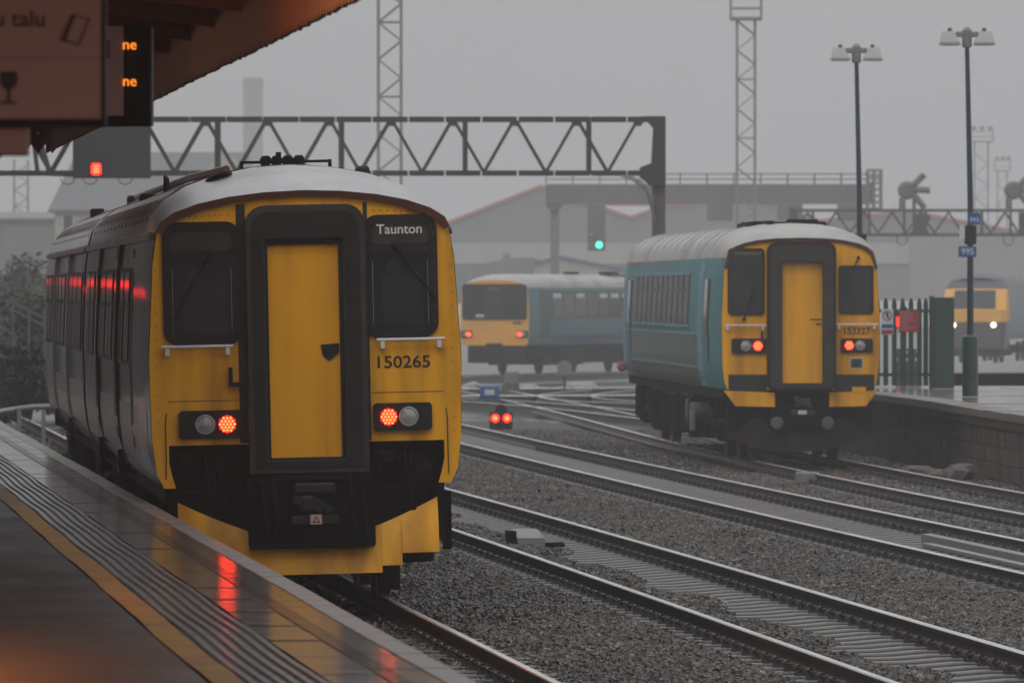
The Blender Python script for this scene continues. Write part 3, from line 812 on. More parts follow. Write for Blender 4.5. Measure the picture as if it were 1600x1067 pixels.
for s in (-1, 1): m_.tube([(s * 1.23, -.004, 1.13), (s * 1.225, -.012, 1.3), (s * 1.225, -.012, 1.62), (s * 1.215, 0, 1.70)], .005, 6)
m_.build('corner_pipe', M_RUST, t1)
# gangway frame and door
gx0, gx1, gz0, gz1 = -.505, .53, 1.165, 3.485
m_ = MB(); m_.ring(rrect(gx0, gz0, gx1, gz1, .17, 5, .01), rrect(-.345, 1.275, .335, 3.19, .015, 5), -.17, .0)
gf = m_.build('gangway_frame', M_GAT, t1)
m_ = MB(); m_.ring(rrect(gx0 + .05, gz0 + .045, gx1 - .05, gz1 - .06, .14, 5, .01), rrect(-.36, 1.262, .35, 3.2, .015, 5), -.185, -.165); m_.build('gangway_seal', M_BLK, gf)
m_ = MB(); m_.ring(rrect(-.346, 1.274, .336, 3.191, .015, 2), rrect(-.318, 1.295, .300, 3.14, .012, 2), -.12, -.02); m_.build('door_jamb', M_BLK, gf)
m_ = MB(); m_.plate(rrect(-.316, 1.297, .298, 3.138, .01, 2), -.085, -.04); gd = m_.build('gangway_door', M_YEL2, t1)
m_ = MB(); m_.plate([(.13, 2.27), (.29, 2.28), (.29, 2.20), (.20, 2.13), (.145, 2.18)], -.10, -.085); m_.build('door_catch', M_BLK, gd)
m_ = MB(); m_.box((-.003 + .01, -.172, 3.2), (.003 + .01, -.17, 3.47)); m_.build('frame_joint', M_TXT, gf)
# cab windows
for x0, z0, x1, z1, sgn in ((-1.225, 2.285, -.545, 3.355, -1), (.515, 2.315, 1.165, 3.385, 1)):
    f = window_ring(t1, x0, z0, x1, z1, 0.0, .075, .13)
    m_ = MB(); m_.plate(rrect(x0 + .07, z1 - .255, x1 - .07, z1 - .075, .05), -.022, -.016); m_.build('destination_panel', M_GAT, f)
    m_ = MB(); m_.box((x0 + .05, -.026, z1 - .335), (x1 - .05, -.012, z1 - .262)); m_.build('window_bar', M_BLK, f)
    m_ = MB()
    for x in (x0 + .082, x1 - .088): m_.box((x, -.018, z0 + .13), (x + .006, -.012, z1 - .40))
    m_.build('window_trim', M_GALV, f)
    m_ = MB()
    for k in range(7):
        for x in (x0 + .03, x1 - .03): m_.lathe([(.008, -.034), (.006, -.03)], (x, 0, z0 + .15 + k * .125), 'y', 6)
    m_.build('frame_bolts', M_GREYP, f)
    m_ = MB(); m_.plate(rrect(x0 + .17, z0 + .11, x1 - .13, z0 + .56, .03), -.014, -.0125); m_.plate([(x0 + .2, z0 + .58), (x0 + .34, z0 + .58), (x0 + .30, z0 + .68), (x0 + .22, z0 + .66)], -.014, -.0125); m_.build('cab_blind', mat('cab_blind_grey', (.024, .024, .027), .12, var=.3, scale=2, spec=.22), f)
    if sgn > 0: wiper(f, (.80, 3.12), (1.06, 2.77), -.01)
    else: wiper(f, (-.80, 3.08), (-1.05, 2.66), -.01)
text('destination_text', 'Taunton', .118, (.84, -.024, 3.255), M_DEST, t1)
handrail(t1, -1.25, -.625, 2.275, 0); handrail(t1, .62, 1.215, 2.30, 0)
text('unit_number', '150265', .148, (.845, -.004, 2.10), M_TXT, t1, sx=1.12)
lamp_cluster(t1, -1.11, 1.475, -.545, 1.72, 0, 1); lamp_cluster(t1, .58, 1.51, 1.09, 1.75, 0, -1)
m_ = MB(); m_.beam((-.655, -.05, 2.09), (-.655, -.05, 1.94), .035, .035); m_.beam((-.672, -.05, 1.94), (-.5, -.05, 1.94), .04, .04); m_.build('lamp_bracket', M_BLK, t1)
# dark recess, coupler, snowplough
m_ = MB(); m_.box((-1.2, .18, .55), (1.2, .24, 1.43)); m_.build('buffer_beam', M_UND, t1)
m_ = MB()
for x0, x1 in ((-1.2, -.52), (.54, 1.2)):
    m_.box((x0, .05, 1.36), (x1, .18, 1.418)); m_.box((x0 + .1, .06, 1.15), (x0 + .18, .18, 1.35)); m_.box((x1 - .3, .02, 1.2), (x1 - .12, .18, 1.32)); m_.tube([(x0 + .3, .06, 1.33), (x0 + .33, 0, 1.05), (x0 + .38, .06, .82)], .03, 6)
    m_.tube([(x0 + .48, .06, 1.33), (x0 + .5, 0, 1.1), (x0 + .46, .08, .9)], .025, 6)
m_.build('hoses', M_UND, t1)
m_ = MB(); m_.bbox((-.53, -.26, .515), (.565, .17, 1.15), .02); m_.build('coupler_box', mat('coupler_black', (.004, .0036, .0034), .8, var=.4, scale=5, spec=.08), t1)
m_ = MB()
m_.bbox((-.14, -.36, .985), (.22, -.22, 1.08), .02); m_.bbox((-.17, -.44, .72), (.24, -.25, .80), .015)
m_.beam((-.15, -.39, .95), (.1, -.42, .86), .07, .1); m_.beam((0, -.41, .95), (.19, -.42, .84), .06, .08); m_.bbox((-.09, -.47, .83), (.03, -.24, .97), .02)
m_.build('coupler', mat('coupler_iron', (.016, .015, .0135), .55, var=.4, scale=6, spec=.3), t1)
m_ = MB(); m_.box((-.01, -.446, .725), (.09, -.4405, .81)); lb = m_.build('warning_label', M_SALM, t1)
m_ = MB(); m_.ring([(.005, .74), (.075, .74), (.04, .798)], [(.02, .748), (.06, .748), (.04, .783)], -.450, -.4475); m_.build('warning_triangle', M_TXT, lb)
for x, z0, z1 in ((-.42, 1.10, .62), (-.33, 1.12, .70), (.34, 1.12, .66), (.44, 1.10, .60)):
    m_ = MB(); m_.tube([(x, -.27, z0), (x + .02, -.33, (z0 + z1) / 2 + .05), (x + .05, -.32, z1), (x + .02, -.27, z1 - .03)], .022, 7); m_.lathe([(.035, 0), (.035, .05)], (x, -.30, z0 - .03), 'z', 8); m_.build('brake_hose', M_UND, t1, smooth=True)
m_ = MB(); m_.bbox((-.5, -.275, .52), (.53, -.262, .56), .004); m_.bbox((-.30, -.30, 1.10), (.34, -.262, 1.13), .004); m_.bbox((.26, -.31, .80), (.33, -.262, .95), .01); m_.bbox((-.29, -.31, .78), (-.21, -.262, .97), .01)
for x in (-.48, -.24, .0, .25, .5):
    m_.lathe([(.014, 0), (.012, -.012)], (x, -.275, .54), 'y', 6)
m_.build('coupler_bracket', M_UND, t1)
m_ = MB()
for x0, x1 in ((-1.15, -.6), (.62, 1.15)):
    m_.bbox((x0, .0, 1.22), (x0 + .16, .17, 1.34), .02); m_.bbox((x1 - .2, -.02, 1.05), (x1 - .06, .17, 1.2), .02); m_.tube([(x0, .03, 1.0), (x1, .03, 1.02)], .02, 6); m_.bbox((x0 + .22, .02, .98), (x0 + .34, .17, 1.16), .02)
m_.build('jumper_boxes', M_UND, t1)
steps = ((.60, .285), (.83, .345), (1.14, .45))
m_ = MB(); cols = []
for i in range(-19, 20):
    x = i * .0595; ax = abs(x); cols.append((x, .545 + .38 * (ax / 1.13) ** 1.5, next(zb for lim, zb in steps if ax < lim)))
full = []
for i, c in enumerate(cols):
    if i and cols[i - 1][2] != c[2]: full.append((c[0] - .0297, (cols[i - 1][1] + c[1]) / 2, cols[i - 1][2])); full.append((c[0] - .0296, (cols[i - 1][1] + c[1]) / 2, c[2]))
    full.append(c)
for x, zt, zb in full:
    yo = -.20 + .17 * (abs(x) / 1.13) ** 2
    zm = (zt + zb) / 2
    m_.v += [(x, yo + .13, zt), (x, yo + .03, zm), (x, yo, zb), (x, yo + .02, zb), (x, yo + .15, zt)]
for i in range(len(full) - 1):
    for j in range(5): k = (j + 1) % 5; m_.f.append((i * 5 + j, i * 5 + k, i * 5 + 5 + k, i * 5 + 5 + j)); m_.m.append(0)
m_.f += [(0, 1, 2, 3, 4), tuple(len(m_.v) - 5 + k for k in (4, 3, 2, 1, 0))]; m_.m += [0, 0]
m_.build('snowplough', M_YEL, t1, smooth=40)
m_ = MB(); m_.box((.62, .22, .12), (.80, .5, .5)); m_.box((.86, .25, .36), (1.1, .5, .6)); m_.box((-.9, .22, .2), (-.62, .5, .5)); m_.build('lifeguard', M_UND, t1)
m_ = MB(); m_.beam((1.24, .5, .96), (1.24, .5, .45), .075, .1); m_.beam((1.05, .5, .86), (1.25, .5, .90), .06, .08); m_.tube([(1.16, .5, 1.02), (1.17, .45, .75)], .03, 8); m_.build('step_bracket', M_UND, t1)
bogie(t1, 3.1); bogie(t1, 16.9); bogie(t1, 23.4); bogie(t1, 37.2)
underframe(t1, .5, 19.9, [(-1.2, 1.2, 6, 9.5, .35, .95), (-1.15, 1.15, 10, 14, .4, .95)], SO1)
underframe(t1, 20.5, 39.9, [(-1.2, 1.2, 26, 30, .35, .95), (-1.15, 1.15, 31, 34.5, .4, .95)], SO1)
# bodysides: doors as recessed dark leaves with steps, windows with a hopper above each main pane
for st, y0, doors, cabd in ((st1, 0, (8.0, 14.4), (3.9,)), (st1b, 20.2, (7.0, 14.0), ())):
    for dy in doors:
        d_ = side_patch(st, SO1, y0 + dy, y0 + dy + 1.3, SO1 + .03, 3.2, .004, 'passenger_door', M_BLK, t1, -1, .03, 8)
        side_patch(st, SO1, y0 + dy + .14, y0 + dy + .56, 2.0, 2.95, .008, 'door_glass', M_GLASS, d_)
        side_patch(st, SO1, y0 + dy + .74, y0 + dy + 1.16, 2.0, 2.95, .008, 'door_glass', M_GLASS, d_)
        side_patch(st, SO1, y0 + dy - .10, y0 + dy - .02, SO1 + .02, 3.22, .028, 'door_pillar', M_GREYP, d_, -1, .03, 8)
        m_ = MB(); m_.box((-1.37, y0 + dy + .1, SO1 - .07), (-1.15, y0 + dy + 1.2, SO1 - .03)); m_.box((-1.39, y0 + dy + .1, SO1 - .05), (-1.27, y0 + dy + .22, SO1 + .16)); m_.build('door_step', M_BLK, d_)
    for dy in cabd:
        d_ = side_patch(st, SO1, y0 + dy, y0 + dy + .55, SO1 + .03, 3.15, .004, 'cab_door', M_BLK, t1, -1, .03, 8)
    ws = []
    for a, c in (((4.6, 7.8), (9.6, 14.2), (16.0, 19.2)) if st is st1 else ((.9, 6.8), (8.6, 13.8), (15.6, 19.2))):
        k = max(int((c - a) / 1.55), 1); p = (c - a) / k
        ws += [(a + i * p + .12, a + (i + 1) * p - .12) for i in range(k)]
    for a, c in ws:
        w_ = side_patch(st, SO1, y0 + a, y0 + c, 2.08, 2.98, .006, 'side_window', M_BLK, t1, -1, .02, 6)
        side_patch(st, SO1, y0 + a + .06, y0 + c - .06, 2.66, 2.94, .012, 'hopper_pane', M_GLASS, w_, -1, .008, 3)
        side_patch(st, SO1, y0 + a + .06, (y0 + a + y0 + c) / 2 - .03, 2.12, 2.61, .011, 'pane', M_GLASS2, w_, -1, .008, 4)
        side_patch(st, SO1, (y0 + a + y0 + c) / 2 + .03, y0 + c - .06, 2.12, 2.61, .011, 'pane', M_GLASS2, w_, -1, .008, 4)
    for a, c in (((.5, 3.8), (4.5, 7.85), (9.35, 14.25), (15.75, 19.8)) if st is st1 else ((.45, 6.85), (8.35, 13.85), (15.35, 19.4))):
        side_patch(st, SO1, y0 + a, y0 + c, SO1 + .01, 1.72, .003, 'lower_panel_or_sheen', M_LOW_SHEEN, t1, -1, .01, 6)  # sheen painted along the lower bodyside in place of a real reflection
    ya, yb = (.35, 19.85) if st is st1 else (20.55, 39.7)
    side_patch(st, SO1, ya, yb, 3.21, 3.265, .035, 'gutter', M_BROW, t1, -1, .05, 1)
    side_patch(st, SO1, ya, yb, 3.21, 3.265, .035, 'gutter', M_BROW, t1, 1, .05, 1)
# roof furniture
def roof_z(x, w=1.385, zc=3.285, zt=3.865):
    c = min(abs(x) / (w * .935), 1) ** (1 / EXPO[0]); return zc + (zt - zc) * (max(1 - c * c, 0) ** .5) ** EXPO[1]
def roof_rib(root, y, w=1.385, zc=3.285, zt=3.865, m=None, h=.012, wd=.05, xs=None):
    m_ = MB(); X = xs or [w * .93 * t for t in (-.99, -.95, -.88, -.78, -.65, -.5, -.3, -.1, .1, .3, .5, .65, .78, .88, .95, .99)]
    for x in X:
        z = roof_z(x, w, zc, zt)
        m_.v += [(x, y, z - .01), (x, y, z + h), (x, y + wd, z + h), (x, y + wd, z - .01)]
    for i in range(len(X) - 1):
        for j in range(4): k = (j + 1) % 4; m_.f.append((i * 4 + j, i * 4 + k, i * 4 + 4 + k, i * 4 + 4 + j)); m_.m.append(0)
    m_.f += [(0, 1, 2, 3), tuple(len(m_.v) - 4 + k for k in (3, 2, 1, 0))]; m_.m += [0, 0]
    return m_.build('roof_rib', m or M_ROOF1D, root)
y = 2.4
while y < 19.5: roof_rib(t1, y); y += 1.15
y = 21.2
while y < 39.5: roof_rib(t1, y); y += 1.15
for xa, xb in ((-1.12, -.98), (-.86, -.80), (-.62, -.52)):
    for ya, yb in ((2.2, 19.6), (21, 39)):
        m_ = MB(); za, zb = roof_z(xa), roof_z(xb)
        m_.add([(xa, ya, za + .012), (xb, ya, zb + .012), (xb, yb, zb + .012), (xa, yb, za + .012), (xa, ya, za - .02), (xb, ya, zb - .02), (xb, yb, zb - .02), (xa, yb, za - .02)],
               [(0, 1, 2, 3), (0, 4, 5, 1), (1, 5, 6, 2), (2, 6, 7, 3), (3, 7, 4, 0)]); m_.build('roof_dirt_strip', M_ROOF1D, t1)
m_ = MB(); m_.tube([(-.55, 2.2, roof_z(-.55) + .03), (-.75, 5, roof_z(-.75) + .05), (-.78, 9, roof_z(-.78) + .05), (-.78, 19, roof_z(-.78) + .05)], .035, 8); m_.build('roof_pipe', M_BROW, t1)
m_ = MB(); m_.lathe([(1, 0), (1, .03), (.8, .05), (.6, .02), (.001, .02)], (0, 0, 0), 'z', 18); o = m_.build('exhaust_outlet', M_UND, t1, smooth=35); o.location = (-.66, 1.3, roof_z(-.66) - .05); o.scale = (.13, .45, .8); o.rotation_euler = (-.06, -.33, 0)
m_ = MB(); m_.beam((-.40, 2.8, 3.905), (.42, 2.8, 3.905), .025, .04); m_.box((.40, 2.77, 3.80), (.43, 2.83, 3.92)); m_.box((-.40, 2.77, 3.80), (-.37, 2.83, 3.905)); m_.lathe([(.025, 0), (.025, .15)], (-.06, 2.58, 3.84), 'z', 8)
for k in range(4): m_.bbox((-.21 + k * .10, 2.6, 3.87), (-.125 + k * .10, 3.0, 3.96), .025)
m_.build('horn_rack', M_UND, t1)
m_ = MB(); m_.bbox((.62, 2.2, 3.74), (.735, 2.5, 3.845), .02); m_.build('roof_vent', M_BLK, t1)
for x, y, s in ((-.9, 12, .12), (-.7, 9.5, .1), (-.55, 26, .14), (-.9, 30, .12)):
    m_ = MB(); z = roof_z(x); m_.bbox((x - s * .7, y, z - .03), (x + s * .7, y + .5, z + (.09 if y > 25 else .05)), .02); m_.build('roof_vent', M_UND, t1)
m_ = MB(); m_.tube([(-.85, 8.2, roof_z(-.85)), (-.85, 8.25, roof_z(-.85) + .12), (-.85, 8.7, roof_z(-.85) + .15), (-.85, 8.8, roof_z(-.85))], .02, 6); m_.build('roof_hoop', M_UND, t1)

# ---- single railcar on the far right track
EXPO[:] = [.8, .84]
Z2, S2 = 123.7, 97.0
X2 = (1251 - 800) / S2
t2 = empty('railcar', (X2, Z2, 0.0), (0, 0, math.atan(.054)))
tag(t2, 'teal single railcar with yellow front numbered 153327, beside the right platform', 'train', 'trains in the station')
SO2 = 1.17
st2 = [(0.02, 1.28, 3.28, 3.60), (.3, 1.30, 3.29, 3.73), (.8, 1.335, 3.29, 3.81), (1.8, 1.345, 3.29, 3.86), (22.0, 1.345, 3.29, 3.86), (22.6, 1.32, 3.28, 3.7)]
shell(st2, SO2, t2, M_TEAL, M_ROOF2)
s_, r_ = half_profile(1.288, 3.28, 3.61, SO2 - .01)
ol = s_ + r_ + [(-x, z) for x, z in s_[::-1]]
inn = shrink(ol, .05)
m_ = MB(); nn = len(ol); top = [i for i in range(nn) if ol[i][1] > 3.1]; i0, i1 = top[0], top[-1]
for i in range(i0, i1 + 1):
    (xo, zo), (xi, zi) = ol[i], inn[i]
    m_.v += [(xo, -.04, zo), (xi, -.03, zi), (xi, .03, zi), (xo, .05, zo + .002)]
for i in range(i1 - i0):
    for j in range(3): m_.f.append((i * 4 + j, i * 4 + j + 1, i * 4 + 5 + j, i * 4 + 4 + j)); m_.m.append(0)
m_.build('front_brow', M_BROW, t2, smooth=50)
m_ = MB(); m_.plate(shrink(ol, .012), 0, .05); m_.build('front_panel', M_YEL2, t2)
m_ = MB(); m_.ring(rrect(-.55, 1.16, .555, 3.545, .16, 5, .10), rrect(-.315, 1.27, .345, 3.21, .02, 5), -.20, 0); gf = m_.build('gangway_frame', M_BLK, t2)
m_ = MB(); m_.ring(rrect(-.50, 1.2, .505, 3.49, .14, 5, .09), rrect(-.33, 1.255, .36, 3.225, .02, 5), -.215, -.198); m_.build('gangway_seal', M_GAT, gf)
m_ = MB(); m_.plate(rrect(-.314, 1.272, .344, 3.208, .015, 2), -.08, -.03); gd = m_.build('gangway_door', M_YEL2, t2)
m_ = MB(); m_.box((.14, -.092, 2.29), (.34, -.08, 2.305)); m_.box((.24, -.095, 2.21), (.32, -.08, 2.235)); m_.build('door_catch', M_RUST, gd)
f = window_ring(t2, -1.18, 2.365, -.585, 3.44, 0, .028, .07, m_glass=M_GLASS2); wiper(f, (-.92, 2.30), (-.78, 2.72), 0)
m_ = MB()
for k in range(9): m_.box((-1.07 + k * .05, -.018, 3.33 + (k % 3) * .008), (-1.035 + k * .05, -.014, 3.385 - (k % 2) * .012))
m_.build('destination_display', mat('dim_led', (.05, .06, .02), .5, emit=(.5, .6, .2), estr=.06), f)
f = window_ring(t2, .615, 2.385, 1.175, 3.165, 0, .03, .05, m_glass=M_GLASS2); wiper(f, (.93, 3.29), (.80, 3.0), 0)
handrail(t2, -1.235, -.56, 2.20, 0); handrail(t2, .56, 1.235, 2.215, 0)
text('unit_number', '153327', .165, (.90, -.004, 2.105), M_TXT, t2, sx=.9)
lamp_cluster(t2, -1.12, 1.75, -.545, 1.99, 0, 1); lamp_cluster(t2, .645, 1.765, 1.165, 1.99, 0, -1)
m_ = MB(); m_.beam((-.63, -.05, 2.10), (-.63, -.05, 1.96), .03); m_.beam((-.645, -.05, 1.955), (-.55, -.05, 1.955), .035); m_.build('lamp_bracket', M_BLK, t2)
m_ = MB(); m_.box((.79, -.008, 1.50), (1.01, -.001, 1.68)); ps = m_.build('notice', M_WHITE, t2)
m_ = MB(); m_.box((.805, -.011, 1.515), (.995, -.0085, 1.665)); m_.build('notice_print', M_GREYP, ps)
m_ = MB(); m_.plate([(.85, 1.525), (.93, 1.525), (.96, 1.64), (.90, 1.655), (.83, 1.59)], -.0135, -.0115); m_.build('notice_figure', M_TXT, ps)
for x0, x1 in ((-1.165, -.55), (.56, 1.19)):
    m_ = MB(); m_.box((x0, -.012, 1.14), (x1, -.001, 1.41)); m_.build('valance_recess', M_TXT, t2)
for sg, xi in ((-1, -.42), (1, .46)):
    m_ = MB(); m_.plate([(sg * 1.24, 1.15), (xi, 1.12), (xi, .89), (sg * 1.05, .90)], -.05, .15); m_.build('front_skirt', M_YEL2, t2)
m_ = MB(); m_.box((.83, -.06, 1.12), (1.05, 0, 1.21)); m_.build('step_plate', M_YEL2, t2)
m_ = MB(); m_.box((-.5, .02, .55), (.5, .2, 1.18)); m_.box((-1.15, .2, .5), (1.15, .3, 1.15)); m_.build('buffer_beam', M_UND, t2)
m_ = MB(); m_.bbox((-.17, -.2, .76), (.22, 0, .84), .015); m_.beam((-.12, -.18, 1.05), (.16, -.2, .9), .07, .1); m_.bbox((-.1, -.2, .88), (.15, 0, 1.02), .02); m_.build('coupler', M_GAT, t2)
m_ = MB(); m_.bbox((-.06, -.215, .77), (.08, -.202, .835), .004); m_.build('coupler_label', M_WHITE, t2)
for x in (-.40, .42):
    m_ = MB(); m_.lathe([(.06, 0), (.06, -.16), (.105, -.18), (.105, -.20), (.09, -.215), (.001, -.22)], (x, 0, .63), 'y', 20); m_.build('buffer', M_GREYP, t2, smooth=True)
cols = [(-1.19, .86, .38), (-.82, .80, .30), (-.5, .62, .20), (0, .48, .17), (.5, .62, .20), (.82, .80, .30), (1.19, .80, .38)]
m_ = MB()
for x, zt, zb in cols:
    yo = -.06 + .28 * (abs(x) / 1.19) ** 1.3; m_.v += [(x, yo + .12, zt), (x, yo, zb), (x, yo + .03, zb), (x, yo + .15, zt)]
for i in range(len(cols) - 1):
    for j in range(4): k = (j + 1) % 4; m_.f.append((i * 4 + j, i * 4 + k, i * 4 + 4 + k, i * 4 + 4 + j)); m_.m.append(0)
m_.f += [(0, 1, 2, 3), tuple(len(m_.v) - 4 + k for k in (3, 2, 1, 0))]; m_.m += [0, 0]
m_.build('snowplough', mat('plough_grime', (.014, .009, .007), .65, var=.5, scale=3, spec=.15), t2)
bogie(t2, 3.6); bogie(t2, 18.2)
underframe(t2, .5, 22.4, [(-1.28, -.7, 6.2, 7.0, .28, 1.0), (-1.25, -.5, 7.4, 9.2, .38, 1.02), (-1.28, -.4, 9.6, 11.4, .30, 1.0), (-1.2, 1.2, 12, 14.5, .35, 1.0), (-1.28, -.8, 14.9, 15.6, .25, 1.0), (-1.1, 1.1, 21.4, 22.3, .35, 1.0)], SO2)
m_ = MB()
for yy_, r in ((5.9, .17), (6.3, .17), (7.2, .22)): m_.lathe([(r * .8, 0), (r, .03), (r, .5), (r * .8, .53)], (-1.3, yy_, .72), 'x', 14)
m_.build('air_tank', M_GREYP, t2, smooth=35)
m_ = MB(); m_.box((-1.36, 5.2, .42), (-1.3, 5.6, .75)); m_.build('fuel_label', M_GALV, t2)
# side: end doors, window band
for dy in (2.0, 20.2):
    d_ = side_patch(st2, SO2, dy, dy + 1.1, SO2 + .02, 3.2, .004, 'passenger_door', M_TEAL, t2, -1, .03, 8)
    side_patch(st2, SO2, dy + .25, dy + .85, 2.0, 2.95, .01, 'door_glass', M_GLASS, d_)
    side_patch(st2, SO2, dy + 1.1, dy + 2.1, SO2 + .02, 3.23, .016, 'door_pillar', M_TEALP, d_, -1, .03, 8)
    side_patch(st2, SO2, dy - .18, dy - .02, 1.6, 2.95, .02, 'grab_rail', M_GREYP, d_, -1, .03, 6)
side_patch(st2, SO2, 4.4, 20.0, 1.50, 2.02, .006, 'lower_panel_or_sheen', mat('grime_panel', (.075, .105, .10), .4, var=.3, scale=.7, dirt=(.09, .09, .08), dirt_amt=.7), t2, -1, .02, 4)
side_patch(st2, SO2, 4.4, 20.0, SO2 + .02, 1.46, .012, 'skirt_panel', M_GREYP, t2, -1, .02, 4)
side_patch(st2, SO2, 4.4, 20.0, 1.47, 1.50, .018, 'waist_line', M_TEALP, t2, -1, .02, 1)
side_patch(st2, SO2, 4.4, 20.0, 2.02, 2.05, .018, 'waist_line', M_TEALP, t2, -1, .02, 1)
for k in range(11):
    a = 6.0 + k * 1.22
    w_ = side_patch(st2, SO2, a, a + 1.12, 2.14, 3.08, .008, 'side_window', M_SFR, t2, -1, .02, 6)
    side_patch(st2, SO2, a + .16, a + 1.08, 2.20, 2.75, .02, 'pane', M_SGL, w_, -1, .01, 4)
    side_patch(st2, SO2, a + .16, a + 1.08, 2.80, 3.01, .02, 'hopper_pane', M_SGL, w_, -1, .01, 2)
    side_patch(st2, SO2, a + .02, a + 1.1, 2.14, 2.19, .03, 'window_sill', M_TEALP, w_, -1, .02, 1)
    side_patch(st2, SO2, a + .02, a + 1.1, 3.02, 3.08, .03, 'window_head', M_TEALP, w_, -1, .02, 1)
side_patch(st2, SO2, .3, 22.2, 3.262, 3.29, .02, 'cant_rail_line', M_PINK, t2, -1, .04, 1)
for y in np.arange(2.6, 22, 1.6): roof_rib(t2, float(y), 1.345, 3.29, 3.86, M_ROOF2, .014, .06)
for x, ya, yb, hh in ((-.35, 1.6, 3.4, .05), (-.62, 2.0, 4.2, .05), (.1, 9, 12, .10)):
    m_ = MB(); z = roof_z(x, 1.345, 3.29, 3.86); m_.box((x - .06, ya, z - .02), (x + .06, yb, z + hh)); m_.build('roof_rail', M_UND, t2)
m_ = MB(); m_.beam((-.65, 2.4, 3.86), (.62, 2.4, 3.87), .05, .07); m_.beam((-.65, 2.4, 3.74), (-.65, 2.4, 3.88), .05); m_.beam((.62, 2.4, 3.74), (.62, 2.4, 3.88), .05); m_.bbox((.0, 2.3, 3.85), (.5, 2.6, 3.93), .02); m_.build('horn_rack', M_UND, t2)
m_ = MB(); m_.lathe([(.1, 0), (.1, -.06), (.06, -.08)], (-1.36, 22.3, 1.32), 'y', 10); m_.build('rear_marker', M_PINK, t2)

# ---- small two-axle railbus in the yard
Z3, S3 = 293.0, 41.0
t3 = empty('railbus', ((773 - 800) / S3, Z3, -.44), (0, 0, -R(18)))
tag(t3, 'hazy railbus with wide windscreen and blue side, facing left in the yard', 'train', 'trains in the station')
SO3 = 1.12
st3 = [(0.02, 1.36, 3.30, 3.62), (.4, 1.40, 3.32, 3.75), (1.2, 1.42, 3.33, 3.85), (15.4, 1.42, 3.33, 3.85)]
M_T3 = mat('railbus_blue', (.05, .135, .165), .4, var=.15, scale=.8)
shell(st3, SO3, t3, M_T3, M_ROOF2)
s_, r_ = half_profile(1.37, 3.3, 3.62, SO3); ol = s_ + r_ + [(-x, z) for x, z in s_[::-1]]
M_YEL3 = mat('faded_yellow', (.74, .37, .07), .5, var=.08, scale=1.5, spec=.2)
m_ = MB(); m_.plate(ol, 0, .05); m_.build('front_panel', M_YEL3, t3)
f = window_ring(t3, -1.29, 2.10, 1.29, 3.46, 0, .05, .14, 'windscreen', m_glass=M_GLASS2)
m_ = MB(); m_.box((-.40, -.04, 2.15), (.30, -.014, 3.40)); m_.build('centre_door', mat('railbus_door', (.02, .02, .024), .4), f)
m_ = MB(); m_.box((-.24, -.05, 3.22), (.16, -.042, 3.32)); m_.build('destination_panel', mat('railbus_dest', (.12, .12, .06), .5), f)
m_ = MB(); m_.box((-.75, -.045, 2.2), (-.42, -.02, 2.3)); m_.build('dash_card', M_WHITE, f)
for x0, x1, inn_ in ((-1.40, -.90, 1), (.84, 1.36, -1)):
    lamp_cluster(t3, x0 + .05, 1.42, x1 - .02, 1.68, 0, inn_)
m_ = MB(); m_.box((-.35, -.02, 1.02), (.3, .1, 1.2)); m_.box((-1.1, .05, .45), (1.1, .3, 1.14)); m_.build('buffer_beam', M_UND, t3)
m_ = MB(); m_.box((.72, -.006, 1.93), (1.08, -.002, 2.03)); m_.build('number_plate', M_GREYP, t3)
m_ = MB()
for yc in (3.2, 12.2):
    for s in (-1, 1):
        m_.lathe([(.12, -.07), (.42, -.065), (.45, .05), (.12, .06)], (s * .735, yc, .43), 'x', 18); m_.bbox((s * .95, yc - .6, .35), (s * 1.12, yc + .6, .75), .04)
m_.build('wheelset', M_UND, t3)
underframe(t3, .4, 15.3, [(-1.2, 1.2, 4.5, 7.5, .35, 1.0), (-1.15, 1.15, 8, 11, .4, 1.0), (.3, 1.2, 13.2, 15, .4, 1.0)], SO3)
d_ = side_patch(st3, SO3, 1.3, 2.6, SO3 + .02, 3.25, .01, 'passenger_door', mat('railbus_door_green', (.015, .05, .05), .4), t3, 1, .03, 6)
side_patch(st3, SO3, 2.65, 15.2, 2.13, 3.2, .006, 'window_band', M_GREYP, t3, 1, .02, 4)
for k in range(8):
    a = 2.9 + k * 1.5
    w_ = side_patch(st3, SO3, a, a + 1.3, 2.2, 3.12, .012, 'side_window', M_GLASS2, t3, 1, .01, 4)
    if k in (0, 2, 4, 5, 6): side_patch(st3, SO3, a + .1, a + 1.1, 2.94, 3.10, .018, 'hopper_pane', M_WHITE, w_, 1, .01, 1)
side_patch(st3, SO3, 2.8, 15.2, 1.2, 1.5, .008, 'lower_stripe', mat('railbus_navy', (.02, .05, .09), .4), t3, 1, .02, 2)
m_ = MB(); m_.bbox((.2, 8, 3.85), (.6, 8.8, 3.95), .02); m_.bbox((.4, 12, 3.82), (.9, 13, 3.96), .02); m_.tube([(.8, 12.9, 3.84), (1.1, 14.2, 3.75)], .04, 6); m_.build('roof_exhaust', M_UND, t3)

